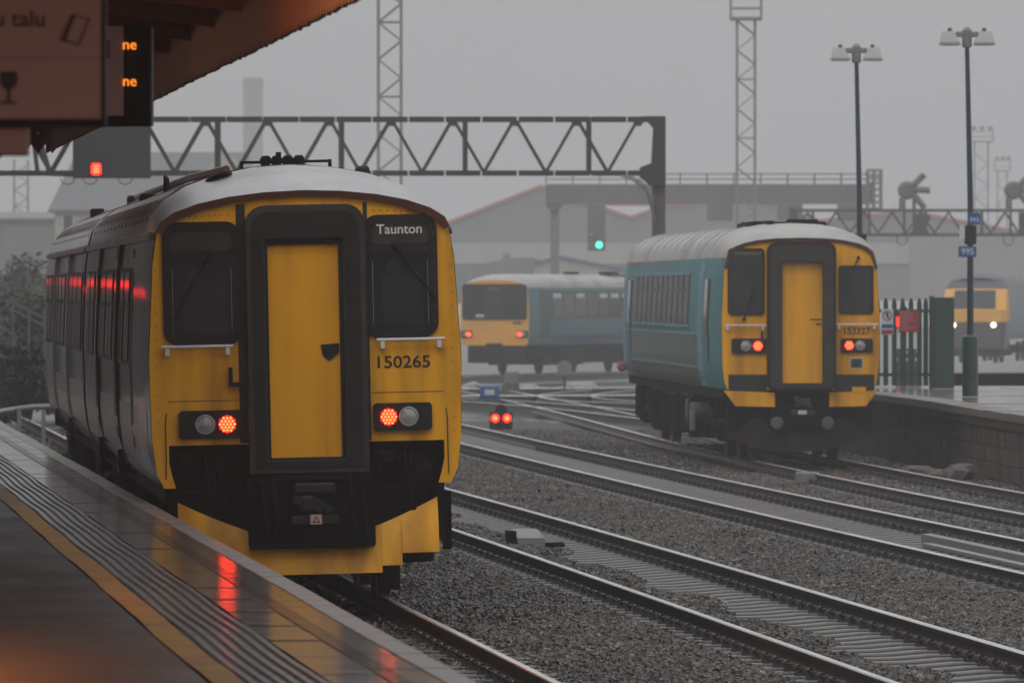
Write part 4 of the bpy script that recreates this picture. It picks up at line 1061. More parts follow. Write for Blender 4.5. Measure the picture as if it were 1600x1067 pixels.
# ---- intercity power car, far right
Z4, S4 = 325.0, 12000 / 325.0
t4 = empty('power_car', ((1521 - 800) / S4, Z4, -.3), (0, 0, -R(9)))
tag(t4, 'sloping nosed yellow and grey express locomotive with lit headlights behind the right platform', 'train', 'trains in the station')
M_HG = mat('express_grey', (.05, .053, .06), .35, var=.15, scale=1)
M_HB = mat('express_blue', (.06, .10, .15), .35, var=.15, scale=1)
SO4 = 1.0
st4 = [(1.5, 1.30, 3.05, 3.62), (2.2, 1.35, 3.1, 3.82), (3.2, 1.37, 3.12, 3.92), (17.5, 1.37, 3.12, 3.92)]
shell(st4, SO4, t4, M_HB, M_HG)
m_ = MB()   # nose: raked windscreen, upright lower face
secs = [(0.0, .62, 1.20, .90), (.0, 1.2, 1.28, 1.0), (.05, 1.75, 1.30, 1.75), (.12, 2.25, 1.31, 2.25), (1.05, 3.15, 1.24, 3.15), (1.6, 3.55, .95, 3.55)]
pts = []
for yv, z, w, _ in secs: pts.append([(-w, yv + .18, z), (-w * .85, yv, z), (0, yv - .05, z), (w * .85, yv, z), (w, yv + .18, z), (w + .03, 1.7, z), (-w - .03, 1.7, z)])
for r_ in pts: m_.v += r_
for i in range(len(pts) - 1):
    for j in range(7): k = (j + 1) % 7; m_.f.append((i * 7 + j, i * 7 + k, i * 7 + 7 + k, i * 7 + 7 + j)); m_.m.append(1 if i in (0, 1) or i == 4 else 0)
m_.f += [tuple(range(7)), tuple(range(len(m_.v) - 1, len(m_.v) - 8, -1))]; m_.m += [1, 1]
m_.build('nose', [M_YEL3, M_HG], t4, smooth=30).scale = (1.05, 1, 1)
m_ = MB(); m_.add([(-.92, .18, 2.30), (.92, .18, 2.30), (.86, .90, 3.06), (-.86, .90, 3.06), (-.92, .12, 2.33), (.92, .12, 2.33), (.86, .84, 3.09), (-.86, .84, 3.09)], [(4, 5, 6, 7), (0, 1, 5, 4), (1, 2, 6, 5), (2, 3, 7, 6), (3, 0, 4, 7)]); m_.build('windscreen', M_GLASS2, t4)
for x in (-.85, .85):
    m_ = MB(); m_.lathe([(.11, 0), (.11, -.06), (.07, -.09), (.001, -.09)], (x, .04, 1.62), 'y', 14); m_.build('headlight', M_HEAD, t4, smooth=True)
m_ = MB(); m_.box((-1.1, .25, .3), (1.1, 1.5, 1.0)); m_.build('buffer_beam', M_UND, t4)
bogie(t4, 3.6); bogie(t4, 13.9)
side_patch(st4, SO4, 2.3, 3.0, 1.1, 3.0, .01, 'cab_door', M_HG, t4, -1, .03, 4)

# ------------------------------------------------------------------ right platform
RE = [(96, 8.35), (104, 7.95), (113, 7.53), (123, 7.12), (131.9, 6.82), (137, 6.45), (150, 5.6), (165, 4.8)]
def redge(y):
    for (a, b_), (c, d) in zip(RE, RE[1:]):
        if y <= c: return b_ + (d - b_) * (y - a) / (c - a)
    return d
M_PTOP = mat('right_platform_top', (.17, .165, .16), .14, var=.2, scale=.8, bump=.04, bscale=3, rvar=.1, spec=.6)
M_WALLR = mat('stained_platform_wall', (.075, .064, .052), .6, var=.5, scale=1.4, bump=.4, stretch=(3, 3, .35), dirt=(.025, .02, .017), dirt_amt=.8)
pr = MB(); Y = [96, 100, 104, 108, 113, 118, 123, 128, 132, 137, 143, 150, 152]
for y in Y:
    x = redge(y)
    for dx, z in ((.22, -.5), (.22, .62), (.10, .66), (.10, .83), (13, .83), (13, -.5)): pr.v.append((x + dx, y, z))
for i in range(len(Y) - 1):
    for j in range(5): pr.f.append((i * 6 + j, i * 6 + j + 1, i * 6 + 7 + j, i * 6 + 6 + j)); pr.m.append(1 if j == 3 else 0)
pr.f += [tuple(range(6)), tuple(range(len(pr.v) - 1, len(pr.v) - 7, -1))]; pr.m += [0, 0]
rp = tag(pr.build('platform', [M_WALLR, M_PTOP]), 'wet right hand platform with stained wall and pale coping', kind='structure')
y = 96.0
while y < 150:
    a, c = redge(y), redge(y + 1.2); m_ = MB(); zj = PT + rnd(-.006, .006)
    m_.add([(a, y, .80), (a + .55, y, .80), (c + .55, y + 1.19, .80), (c, y + 1.19, .80), (a, y, zj), (a + .55, y, zj), (c + .55, y + 1.19, zj), (c, y + 1.19, zj)],
           [(0, 3, 2, 1), (4, 5, 6, 7), (0, 1, 5, 4), (1, 2, 6, 5), (2, 3, 7, 6), (3, 0, 4, 7)]); m_.build('coping_slab', M_COPE, rp); y += 1.2
y = 96.0; M_PSL = M_PTOP
while y < 150:
    k = 0
    while k < 8:
        x = redge(y) + .56 + k * 1.5; x2 = redge(y + 1.5) + .56 + k * 1.5; zj = PT - .01 + rnd(-.004, .004); m_ = MB()
        m_.add([(x, y, zj + rnd(-.003, .003)), (x + 1.485, y, zj), (x2 + 1.485, y + 1.485, zj), (x2, y + 1.485, zj + rnd(-.003, .003)), (x, y, .82), (x + 1.485, y, .82), (x2 + 1.485, y + 1.485, .82), (x2, y + 1.485, .82)],
               [(0, 1, 2, 3), (0, 4, 5, 1), (1, 5, 6, 2), (2, 6, 7, 3), (3, 7, 4, 0)])
        m_.build('paving_slab', M_PTOP, rp); k += 1
    y += 1.5
# rough masonry courses of the platform wall
rg = random.Random(11)
for c in range(4):
    z0, z1 = -.42 + c * .26, -.42 + (c + 1) * .26 - .012; y = 96.5 + rg.uniform(0, .4)
    while y < 136:
        l = rg.uniform(.45, 1.0); a, e_ = redge(y) + .22, redge(y + l) + .22; o1, o2 = rg.uniform(.03, .075), rg.uniform(.03, .075); m_ = MB()
        m_.add([(a - o1 + .02, y + .006, z0 + .006), (e_ - o2 + .02, y + l - .008, z0 + .006), (e_ - o2, y + l - .02, z1 - .01), (a - o1, y + .02, z1 - .01), (a + .05, y, z0), (e_ + .05, y + l - .006, z0), (e_ + .05, y + l - .006, z1), (a + .05, y, z1)],
               [(0, 1, 2, 3), (0, 3, 7, 4), (1, 5, 6, 2), (3, 2, 6, 7), (0, 4, 5, 1)])
        m_.build('wall_stone', M_WALLR, rp); y += l
def rock(name, loc, size, m, seed, parent=None):
    rg = random.Random(seed); bm = bmesh.new(); bmesh.ops.create_icosphere(bm, subdivisions=2, radius=1)
    for v in bm.verts:
        k = 1 + rg.uniform(-.22, .22); v.co = Vector((v.co.x * k * size[0], v.co.y * k * size[1], max(v.co.z * k, -.45) * size[2]))
    me = bpy.data.meshes.new(name); bm.to_mesh(me); bm.free(); me.materials.append(m)
    o = bpy.data.objects.new(name, me); COL.objects.link(o); o.location = loc; o.parent = parent
    return o
M_RUB = mat('rubble_stone', (.06, .052, .045), .55, var=.4, scale=4, bump=.4)
for k, (x, y_, Yd, sz, lab) in enumerate(((1502, 738, 118, (.34, .35, .24), 'big dark broken stone lying against the right platform wall'), (1466, 742, 118, (.22, .2, .15), 'smaller dark broken stone just left of the big one by the right platform wall'), (1432, 728, 121, (.35, .3, .14), 'low rubble lump beside the railcar at the right platform wall'))):
    p = px(x, y_, Yd); tag(rock('rubble_stone', (p.x, p.y, -.13), sz, M_RUB, k), lab, 'stone', 'rubble by the right platform')
p = px(1262, 738, 116)
m_ = MB(); m_.bbox((p.x - .18, p.y, -.16), (p.x + .18, p.y + .2, .02), .02); tag(m_.build('concrete_block', M_CONC), 'pale concrete block on the ballast below the teal railcar', 'block')
# timber walkway boards laid between the rails of the third track
for k, (off, w, lab) in enumerate(((.45, .12, 'long pale board nearest the far rail of the third track'), (.18, .12, 'narrow pale board in the middle of the third track'))):
    m_ = MB(); Y = [66, 72, 80, 89.5 if k == 0 else 87.6]
    for y in Y:
        x = T3(y) + off
        for dx, z in ((-w / 2, -.16), (-w / 2, -.075 if k == 0 else -.12), (w / 2, -.07 if k == 0 else -.12), (w / 2, -.16)): m_.v.append((x + dx, y, z))
    for i in range(len(Y) - 1):
        for j in range(3): m_.f.append((i * 4 + j, i * 4 + j + 1, i * 4 + 5 + j, i * 4 + 4 + j)); m_.m.append(0)
    m_.f += [(0, 1, 2, 3), tuple(len(m_.v) - 4 + q for q in (3, 2, 1, 0))]; m_.m += [0, 0]
    tag(m_.build('walkway_board', M_BOARD), lab, 'board')
# magnet box between the rails of the second track
p = px(824, 856, 87.0); tb = empty('track_magnet', (p.x, 87.0, -.17), (0, 0, .09)); tag(tb, 'grey sloped magnet box between the rails of the second track', 'track box')
m_ = MB(); m_.add([(-.10, 0, 0), (.20, 0, 0), (.20, .9, 0), (-.18, .9, 0), (-.11, .01, .125), (.20, .01, .125), (.16, .55, .215), (-.15, .55, .215)], [(0, 3, 2, 1), (4, 5, 6, 7), (0, 1, 5, 4), (1, 2, 6, 5), (2, 3, 7, 6), (3, 0, 4, 7)])
m_.build('cover', M_GALV, tb); m_ = MB(); m_.box((-.2, .1, 0), (-.115, .6, .2)); m_.bbox((.21, .1, 0), (.44, .35, .07), .02); m_.build('bracket', M_UND, tb)
p = px(915, 958, 62.0); m_ = MB(); m_.bbox((0, 0, 0), (.10, .05, .025), .006); m_.bbox((.1, .012, .004), (.125, .038, .02), .004)
o = m_.build('litter_bottle', M_WHITE); o.location = (p.x, 62.0, -.135); o.rotation_euler = (.2, .25, -.3); tag(o, 'small white and red litter on the ballast in the foreground', 'litter')

# ------------------------------------------------------------------ lamp posts, fence and signs on the right platform
M_LHD = mat('lamp_head_grey', (.40, .40, .41), .4, var=.1)
def lamp_post(x, Yd, label, base=PT):
    X = (x - 800) * Yd / FPX
    r = tag(empty('lamp_post', (X, Yd, base)), label, 'lamp post', 'twin headed platform lamps')
    m_ = MB(); m_.lathe([(.14, 0), (.14, .02), (.135, 1.04), (.10, 1.07)], (0, 0, 0), 'z', 14); m_.build('base_sleeve', M_GREEN, r, smooth=True)
    m_ = MB(); m_.tube([(0, 0, 1.05), (0, 0, 3.4), (-.06, 0, 6.2)], [.06, .052, .04], 10); m_.build('pole', M_BLUEP, r, smooth=True)
    m_ = MB(); m_.lathe([(.07, 6.08), (.085, 6.1), (.085, 6.38), (.03, 6.44)], (-.06, 0, 0), 'z', 10)
    m_.bbox((-.26, -.05, 6.26), (.14, .05, 6.36), .02); m_.build('bracket', M_GALV, r)
    for s in (-1, 1):
        m_ = MB(); c = -.06 + s * .30
        m_.add([(c - .19, -.16, 6.13), (c + .19, -.16, 6.13), (c + .19, .16, 6.13), (c - .19, .16, 6.13), (c - .19 + .02, -.17, 6.17), (c + .19 - .02, -.17, 6.17), (c + .17, .17, 6.17), (c - .17, .17, 6.17), (c - .10 + .03 * s, -.10, 6.36), (c + .10 + .03 * s, -.10, 6.36), (c + .10 + .03 * s, .10, 6.36), (c - .10 + .03 * s, .10, 6.36)],
               [(0, 3, 2, 1), (8, 9, 10, 11)] + [(a + i, a + (i + 1) % 4, a + 4 + (i + 1) % 4, a + 4 + i) for a in (0, 4) for i in range(4)])
        h_ = m_.build('lamp_head', M_LHD, r); m_ = MB(); m_.box((c - .16, -.13, 6.115), (c + .16, .13, 6.129)); m_.build('diffuser', M_WHITE, h_)
        m_ = MB(); m_.lathe([(.04, 6.36), (.035, 6.42)], (c, 0, 0), 'z', 8); m_.build('photocell', M_GREYP, h_)
    return r
l1 = lamp_post(1516, 134.0, 'right hand twin lamp post carrying blue number plates on the wet platform')
l2 = lamp_post(1343, 143.0, 'twin lamp post rising behind the roof of the teal railcar')
m_ = MB(); m_.bbox((-.16, -.14, 2.55), (.12, .14, 2.9), .02); m_.build('junction_box', M_BLK, l2)
s = FPX / 134.0
def lp(x, y, dy): v = px(x, y, 134.0) - l1.location; return Vector((v.x, dy, v.z))
a, c = lp(1497, 402, 0), lp(1525, 385, 0); m_ = MB(); m_.bbox((a.x, -.11, a.z), (c.x, -.08, c.z), .004); pn = m_.build('number_plate', M_BLUE, l1)
text('plate_number', '995', .15, (lp(1511.5, 393.5, 0).x, -.113, lp(0, 393.5, 0).z), M_WHITE, pn)
a, c = lp(1511, 351, 0), lp(1531, 333, 0); m_ = MB(); m_.bbox((a.x, -.10, a.z), (c.x, -.07, c.z), .004); pn = m_.build('number_plate', M_BLUE, l1)
text('plate_number', '995', .11, (lp(1522, 344, 0).x, -.103, lp(0, 344, 0).z), M_WHITE, pn)
a, c = lp(1507, 382, 0), lp(1525, 352, 0); m_ = MB(); m_.bbox((a.x, -.15, a.z), (c.x, .1, c.z), .02); m_.build('control_box', M_BLK, l1)
a, c = lp(1499, 374, 0), lp(1507, 352, 0); m_ = MB(); m_.box((a.x, -.12, a.z), (c.x, -.05, c.z)); m_.build('side_plate', M_WHITE, l1)

YF = 146.0
fl = px(1378, 598, YF)
fence = tag(empty('palisade_fence', (px(1415, 598, YF).x, YF, PT)), 'green steel palisade fence across the end of the right platform', 'fence')
def fx(x): return px(x, 0, YF).x - fence.location.x
pa = MB(); pa.plate([(-.046, 0.04), (.046, .04), (.046, 1.60), (.02, 1.70), (-.02, 1.70), (-.046, 1.60)], -.012, .012)
pa0 = pa.build('pale', M_GREEN, fence); pa0.location = (fx(1384), 0, 0)
for x in (1358, 1371, 1397.3, 1410.4, 1423.4, 1436.5, 1446.5): clone(pa0, fence, (fx(x), rnd(-.01, .01), 0))
for z in (.25, 1.46):
    m_ = MB(); m_.box((fx(1350), .014, z - .03), (fx(1455), .05, z + .03)); m_.build('fence_rail', M_GREEN, fence)
m_ = MB(); m_.box((fx(1452), -.05, -.08), (fx(1458), .08, 1.74)); m_.build('fence_post', M_GREEN, fence)
gp = tag(empty('fence_gate_leaf', (px(1475, 600, YF - 1).x, YF - 1, PT)), 'solid dark green gate leaf standing open at the end of the fence', 'gate')
m_ = MB(); a = px(1459, 0, YF - 1).x - gp.location.x; c = px(1491, 0, YF - 1).x - gp.location.x; m_.bbox((a, 0, .0), (c, .5, 1.72), .015); m_.build('leaf', M_GREEN, gp)
m_ = MB(); m_.box((a - .03, -.03, .0), (a, .05, 1.75)); m_.build('stile', M_GREEN, gp)
for z in (.3, 1.35):
    m_ = MB(); m_.box((a + .02, -.012, z), (c - .02, -.002, z + .05)); m_.build('ledge', M_GREEN, gp)
# notices on the fence
def fpz(y): return EYE - (y - HOR) * (YF / FPX) - PT
wn = tag(empty('warning_notice', (fx(1386) + fence.location.x, YF - .06, fpz(523) + PT)), 'white trespass warning notice with red ring on the green fence', 'sign')
m_ = MB(); w = .115; hh = .49; m_.box((-w, 0, 0), (w, .012, hh)); m_.build('panel', M_WHITE, wn)
m_ = MB(); n = 20; m_.ring([(.095 * math.cos(2 * math.pi * k / n), .36 + .095 * math.sin(2 * math.pi * k / n)) for k in range(n)], [(.075 * math.cos(2 * math.pi * k / n), .36 + .075 * math.sin(2 * math.pi * k / n)) for k in range(n)], -.004, -.001); m_.beam((-.06, -.003, .43), (.06, -.003, .29), .018, .004); m_.build('prohibition_ring', M_RSIGN, wn)
m_ = MB(); m_.plate([(-.02, .30), (.0, .34), (.025, .30), (.035, .30), (.02, .37), (.03, .41), (.0, .425), (-.025, .38), (-.01, .36)], -.006, -.0045); m_.lathe([(.014, -.006), (.014, -.0045)], (.005, 0, .44), 'y', 10); m_.build('walking_figure', M_TXT, wn)
m_ = MB(); m_.box((-w + .008, -.003, .125), (w - .008, -.001, .20)); m_.build('blue_band', M_BLUE, wn)
m_ = MB(); m_.box((-w + .008, -.003, .01), (w - .008, -.001, .095)); m_.build('red_band', M_RSIGN, wn)
rn = tag(empty('red_notice', (fx(1420) + fence.location.x, YF - .06, fpz(519) + PT)), 'red notice with rows of pale lettering on the green fence', 'sign')
m_ = MB(); m_.box((-.195, 0, 0), (.195, .012, .415)); m_.build('panel', M_RSIGN, rn)
rg = random.Random(3); m_ = MB(); M_PALE = mat('pale_print', (.5, .25, .25), .5)
for k in range(9): m_.box((-.175, -.003, .385 - k * .042), (-.175 + rg.uniform(.16, .33), -.001, .397 - k * .042))
m_.build('printed_lines', M_PALE, rn)
# signal and cabinet behind the fence
sg = tag(empty('ground_signal', (px(1412, 0, 152).x, 152.0, PT)), 'black signal with one red light behind the palisade fence', 'signal')
m_ = MB(); m_.bbox((-.16, 0, 1.1), (.14, .3, 1.4), .03); m_.add([(-.13, 0, 1.4), (.1, 0, 1.4), (.06, 0, 1.52), (-.02, 0, 1.56), (-.13, .3, 1.4), (.1, .3, 1.4), (.06, .3, 1.52), (-.02, .3, 1.56)], [(0, 1, 2, 3), (7, 6, 5, 4), (0, 4, 5, 1), (1, 5, 6, 2), (2, 6, 7, 3), (3, 7, 4, 0)]); m_.tube([(0, .15, -.4), (0, .15, 1.2)], .06, 8); m_.build('housing', M_BLK, sg)
m_ = MB(); m_.plate(rrect(-.165, 1.14, -.085, 1.32, .03), -.03, -.002); m_.build('red_aspect', M_REDB, sg)
cb = tag(empty('relay_cabinet', (px(1424, 0, 154).x, 154.0, .4)), 'dark relay cabinet with white labels behind the fence', 'cabinet')
m_ = MB(); m_.bbox((-.30, 0, 0), (.2, .5, 1.2), .02); m_.build('casing', M_GREYP, cb)
m_ = MB()
for x, z, w in ((-.12, 1.1, .09), (.12, 1.12, .05), (-.12, .95, .10), (.12, .95, .10), (-.3, .95, .04)): m_.box((x - w / 2, -.004, z), (x + w / 2, -.001, z + .06))
m_.build('label_plate', M_WHITE, cb)
m_ = MB(); a, c = px(1490, 600, 165), px(1620, 583, 165); m_.bbox((a.x, 165, .3), (c.x, 165.6, c.z), .03); tag(m_.build('low_wall', M_UND), 'low dark wall at the back of the right platform', 'wall')

# ------------------------------------------------------------------ near signal gantry
GY = 185.0
def gx(x): return (x - 800) * GY / FPX
def gz(y): return EYE - (y - HOR) * GY / FPX
gan = tag(empty('signal_gantry', (gx(1030), GY, -.3)), 'long dark lattice gantry spanning the tracks behind the trains', 'gantry')
o = gan.location
def gp_(x, y, dy=0): return (gx(x) - o.x, dy, gz(y) - o.z)
for dy in (0, .7):
    for yv, wd in ((186.5, .12), (270.5, .12)):
        x = -160.0; k = 0
        while x < 1030:
            x2 = min(x + 57, 1030); m_ = MB(); m_.beam(gp_(x + 1.3, yv, dy), gp_(x2 - 1.3, yv, dy), wd, .12); m_.build('chord', M_GANT, gan); x = x2; k += 1
    tops = [998 - 96.8 * k for k in range(12)]
    for k, tx in enumerate(tops):
        for bx in (tx - 47, tx + 47):
            if bx > 1010 or tx < -120: continue
            m_ = MB(); m_.beam(gp_(tx + (3 if bx > tx else -3), 190, dy), gp_(bx, 267, dy), .075, .075); m_.build('diagonal', M_GANT, gan)
        if k % 2 == 1:
            m_ = MB(); m_.beam(gp_(tx + 19, 190, dy), gp_(tx + 19, 267, dy), .12, .08); m_.build('upright', M_GANT, gan)
        m_ = MB(); x_, _, z_ = gp_(tx, 190, dy); m_.plate([(x_ - .14, z_ + .02), (x_ + .14, z_ + .02), (x_ + .06, z_ - .1), (x_ - .06, z_ - .1)], dy - .05, dy + .05); m_.build('gusset_plate', M_GANT, gan)
for k in range(0, 12):
    x_ = 1020 - 97 * k; m_ = MB(); m_.beam(gp_(x_, 186, .06), gp_(x_, 186, .64), .07); m_.beam(gp_(x_, 270, .06), gp_(x_, 270, .64), .07); m_.build('cross_tie', M_GANT, gan)
m_ = MB()
P = [gp_(1006, 182), gp_(1040, 182), gp_(1040, 290), gp_(1016, 290), gp_(1000, 276), gp_(1000, 262), gp_(1018, 255), gp_(1021, 200)]
m_.plate([(p[0], p[2]) for p in P], -.1, .8); m_.build('knee_frame', M_GANT, gan)
m_ = MB(); a, c = gp_(1019, 0), gp_(1040, 290); m_.box((a[0], .1, -.2), (c[0], .5, c[2])); m_.box((a[0] + .02, .0, -.2), (a[0] + .06, .6, c[2] - .01)); m_.box((c[0] - .06, .0, -.2), (c[0] - .02, .6, c[2] - .01)); m_.build('column', mat('weathered_column', (.13, .125, .11), .6, var=.25, scale=1.5, dirt=(.05, .045, .04), dirt_amt=.7, stretch=(1, 1, .3)), gan)
for k in range(4):
    m_ = MB(); m_.tube([gp_(968 + 5 * k, 274, -.12), gp_(990 + 5 * k, 283 + k, -.16), gp_(1010 + 3 * k, 300 + 3 * k, -.16), gp_(1018 + 1.5 * k, 330 + 6 * k, -.14)], .018, 5); m_.build('cable', M_GALV, gan)
# signal backboard hung on the gantry
sb = tag(empty('red_signal', (gx(175), GY - .35, gz(280))), 'dark square signal backboard with a single red light on the near gantry', 'signal')
o = sb.location
def sp_(x, y, dy=0): return (gx(x) - o.x, dy, gz(y) - o.z)
m_ = MB(); a, c = sp_(115, 279), sp_(236, 190); m_.bbox((a[0], 0, a[2]), (c[0], .3, c[2]), .02); m_.build('backboard', mat('signal_board', (.018, .018, .02), .5, var=.3), sb)
m_ = MB(); a = sp_(152, 265); m_.plate(rrect(a[0] - .14, a[2] - .17, a[0] + .14, a[2] + .17, .08), -.06, 0); hz = m_.build('lamp_unit', M_BLK, sb)
m_ = MB(); m_.plate(rrect(a[0] - .115, a[2] - .14, a[0] + .115, a[2] + .14, .07), -.075, -.062); m_.build('red_aspect', M_REDB, hz)
m_ = MB()
for k in range(3):
    m_.box((a[0] - .07, -.085, a[2] - .09 + k * .07), (a[0] + .07, -.076, a[2] - .05 + k * .07))
m_.build('lamp_element', M_RED, hz)
m_ = MB(); m_.beam(sp_(52, 205, .1), sp_(60, 272, .1), .1); m_.beam(sp_(60, 272, .1), sp_(115, 274, .1), .09); m_.beam(sp_(62, 215, .1), sp_(78, 268, .1), .12); m_.build('bracket', M_GANT, sb)
for k, x in enumerate((95, 130, 185)):
    m_ = MB(); m_.tube([sp_(x, 279, .05), sp_(x + 4, 286, .0), sp_(x + 12, 289, 0), sp_(x + 20, 286, 0), sp_(x + 23, 279, .05)], .012, 5); m_.build('cable_loop', M_BLK, sb)

# ------------------------------------------------------------------ walkway gantry with a green signal
WY = 400.0
def wx(x): return (x - 800) * WY / FPX
def wz(y): return EYE - (y - HOR) * WY / FPX
wg = tag(empty('walkway_gantry', (wx(860), WY, -.7)), 'hazy grey walkway gantry with railings carrying a green signal', 'gantry')
o = wg.location
def wp(x, y, dy=0): return (wx(x) - o.x, dy, wz(y) - o.z)
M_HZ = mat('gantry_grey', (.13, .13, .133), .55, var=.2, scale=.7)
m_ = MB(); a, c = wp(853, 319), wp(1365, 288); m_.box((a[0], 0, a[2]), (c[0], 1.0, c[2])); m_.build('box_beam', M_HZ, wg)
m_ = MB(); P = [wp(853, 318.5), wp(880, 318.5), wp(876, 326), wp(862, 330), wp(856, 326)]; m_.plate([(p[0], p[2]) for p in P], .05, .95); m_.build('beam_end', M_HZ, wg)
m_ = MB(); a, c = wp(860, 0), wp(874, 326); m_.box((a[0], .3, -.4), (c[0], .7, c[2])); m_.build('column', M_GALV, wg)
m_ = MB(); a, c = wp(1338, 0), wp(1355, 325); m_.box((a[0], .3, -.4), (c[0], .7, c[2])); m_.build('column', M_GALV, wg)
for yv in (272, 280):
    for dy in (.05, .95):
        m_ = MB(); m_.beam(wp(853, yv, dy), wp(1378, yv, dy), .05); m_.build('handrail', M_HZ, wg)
x = 853
while x < 1380:
    for dy in (.05, .95): m_ = MB(); m_.beam(wp(x, 289, dy), wp(x, 270, dy), .06); m_.build('stanchion', M_HZ, wg)
    x += 42
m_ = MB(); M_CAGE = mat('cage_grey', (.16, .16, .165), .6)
for xx in (1356, 1366, 1377):
    for dy in (-.1, 1.1): m_.beam(wp(xx, 330, dy), wp(xx, 265, dy), .12)
for k in range(7):
    yv = 266 + k * 10
    for dy in (-.1, 1.1): m_.beam(wp(1355, yv, dy), wp(1378, yv, dy), .1)
    m_.beam(wp(1356, yv, -.1), wp(1356, yv, 1.1), .1); m_.beam(wp(1377, yv, -.1), wp(1377, yv, 1.1), .1)
m_.build('ladder_cage', M_CAGE, wg)
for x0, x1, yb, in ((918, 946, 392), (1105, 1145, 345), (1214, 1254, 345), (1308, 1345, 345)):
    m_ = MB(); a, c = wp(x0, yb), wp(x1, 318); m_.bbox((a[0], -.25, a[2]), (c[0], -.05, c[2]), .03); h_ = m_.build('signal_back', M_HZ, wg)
    if x0 == 918:
        a = wp(936, 383); m_ = MB(); m_.lathe([(.17, 0), (.17, -.03), (.001, -.04)], (a[0], -.255, a[2]), 'y', 14); m_.build('green_aspect', M_GRN, h_)
        m_ = MB(); a = wp(924, 369); m_.lathe([(.12, 0), (.12, -.15), (.05, -.2)], (a[0], -.255, a[2]), 'y', 10); m_.build('hood', M_GALV, h_)

# ------------------------------------------------------------------ far gantry, right
FY = 363.0
def qx(x): return (x - 800) * FY / FPX
def qz(y): return EYE - (y - HOR) * FY / FPX
fg = tag(empty('far_signal_gantry', (qx(1420), FY, -.7)), 'far lattice gantry at right carrying cowled signal heads', 'gantry')
o = fg.location
def qp(x, y, dy=0): return (qx(x) - o.x, dy, qz(y) - o.z)
for yv in (329, 367):
    m_ = MB(); m_.beam(qp(1235, yv), qp(1680, yv), .14, .14); m_.build('chord', M_GANT, fg)
k = 0; x = 1240
while x < 1660:
    for a_, b_ in (((x, 364), (x + 22, 332)), ((x + 22, 332), (x + 44, 364))):
        m_ = MB(); m_.beam(qp(*a_), qp(*b_), .10, .10); m_.build('diagonal', M_GANT, fg)
    if k % 2 == 0: m_ = MB(); m_.beam(qp(x + 30, 331), qp(x + 30, 365), .14, .1); m_.build('upright', M_GANT, fg)
    x += 44; k += 1
m_ = MB(); a = qp(1640, 300); m_.box((a[0] - .25, -.1, -.3), (a[0] + .25, .5, qp(0, 320)[2])); m_.build('column', M_GANT, fg)
for xc in (1240,): m_ = MB(); a = qp(xc, 0); m_.box((a[0] - .2, -.1, -.3), (a[0] + .2, .4, qp(0, 325)[2])); m_.build('column', M_GANT, fg)
M_SH = mat('signal_hood_grey', (.09, .095, .09), .5, var=.2, scale=1)
for bx, lab in ((1400, 'cluster of cowled signal heads above the far gantry right of the lamp post'.replace('right', 'left')), (1566, 'cluster of cowled signal heads on the far gantry at the right edge')):
    h = tag(empty('junction_signal', (qx(bx + 15), FY - .5, qz(368))), lab, 'signal', 'cowled junction signals'); oo = h.location
    def hp(x, y, dy=0): return (qx(x + bx) - oo.x, dy, qz(y) - oo.z)
    m_ = MB(); m_.box((hp(10, 0)[0], .0, 0), (hp(14, 0)[0], .2, hp(0, 300)[2])); m_.box((hp(25, 0)[0], .0, 0), (hp(48, 0)[0], .25, hp(0, 332)[2])) if bx > 1500 else m_.box((hp(25, 0)[0], .0, 0), (hp(30, 0)[0], .2, hp(0, 305)[2])); m_.build('post', M_GANT, h)
    m_ = MB(); c = hp(16, 298, -.1); m_.lathe([(.2, .25), (.42, .2), (.44, 0), (.3, -.1)], c, 'y', 16); m_.build('signal_face', M_SH, h, smooth=True)
    for (xa, ya), (xb, yb), r_ in (((24, 292), (43, 273), .16), ((28, 297), (52, 298), .16), ((26, 304), (44, 326), .15), ((8, 310), (8, 330), .14)):
        m_ = MB(); m_.tube([hp(xa, ya, -.15), hp(xb, yb, -.2)], r_, 10); m_.build('cowl', M_SH, h, smooth=35)
    m_ = MB(); P = [hp(20, 366), hp(52, 366), hp(42, 350), hp(52, 345), (hp(52, 336)), hp(28, 336), hp(30, 350)]; m_.plate([(p[0], p[2]) for p in P], -.25, -.05); m_.build('signal_base', M_GANT, h)
    m_ = MB(); m_.tube([hp(0, 369, -.2), hp(1, 380, -.2), hp(8, 384, -.2), hp(15, 380, -.2), hp(16, 369, -.2)], .03, 5); m_.build('cable_loop', M_GANT, h)

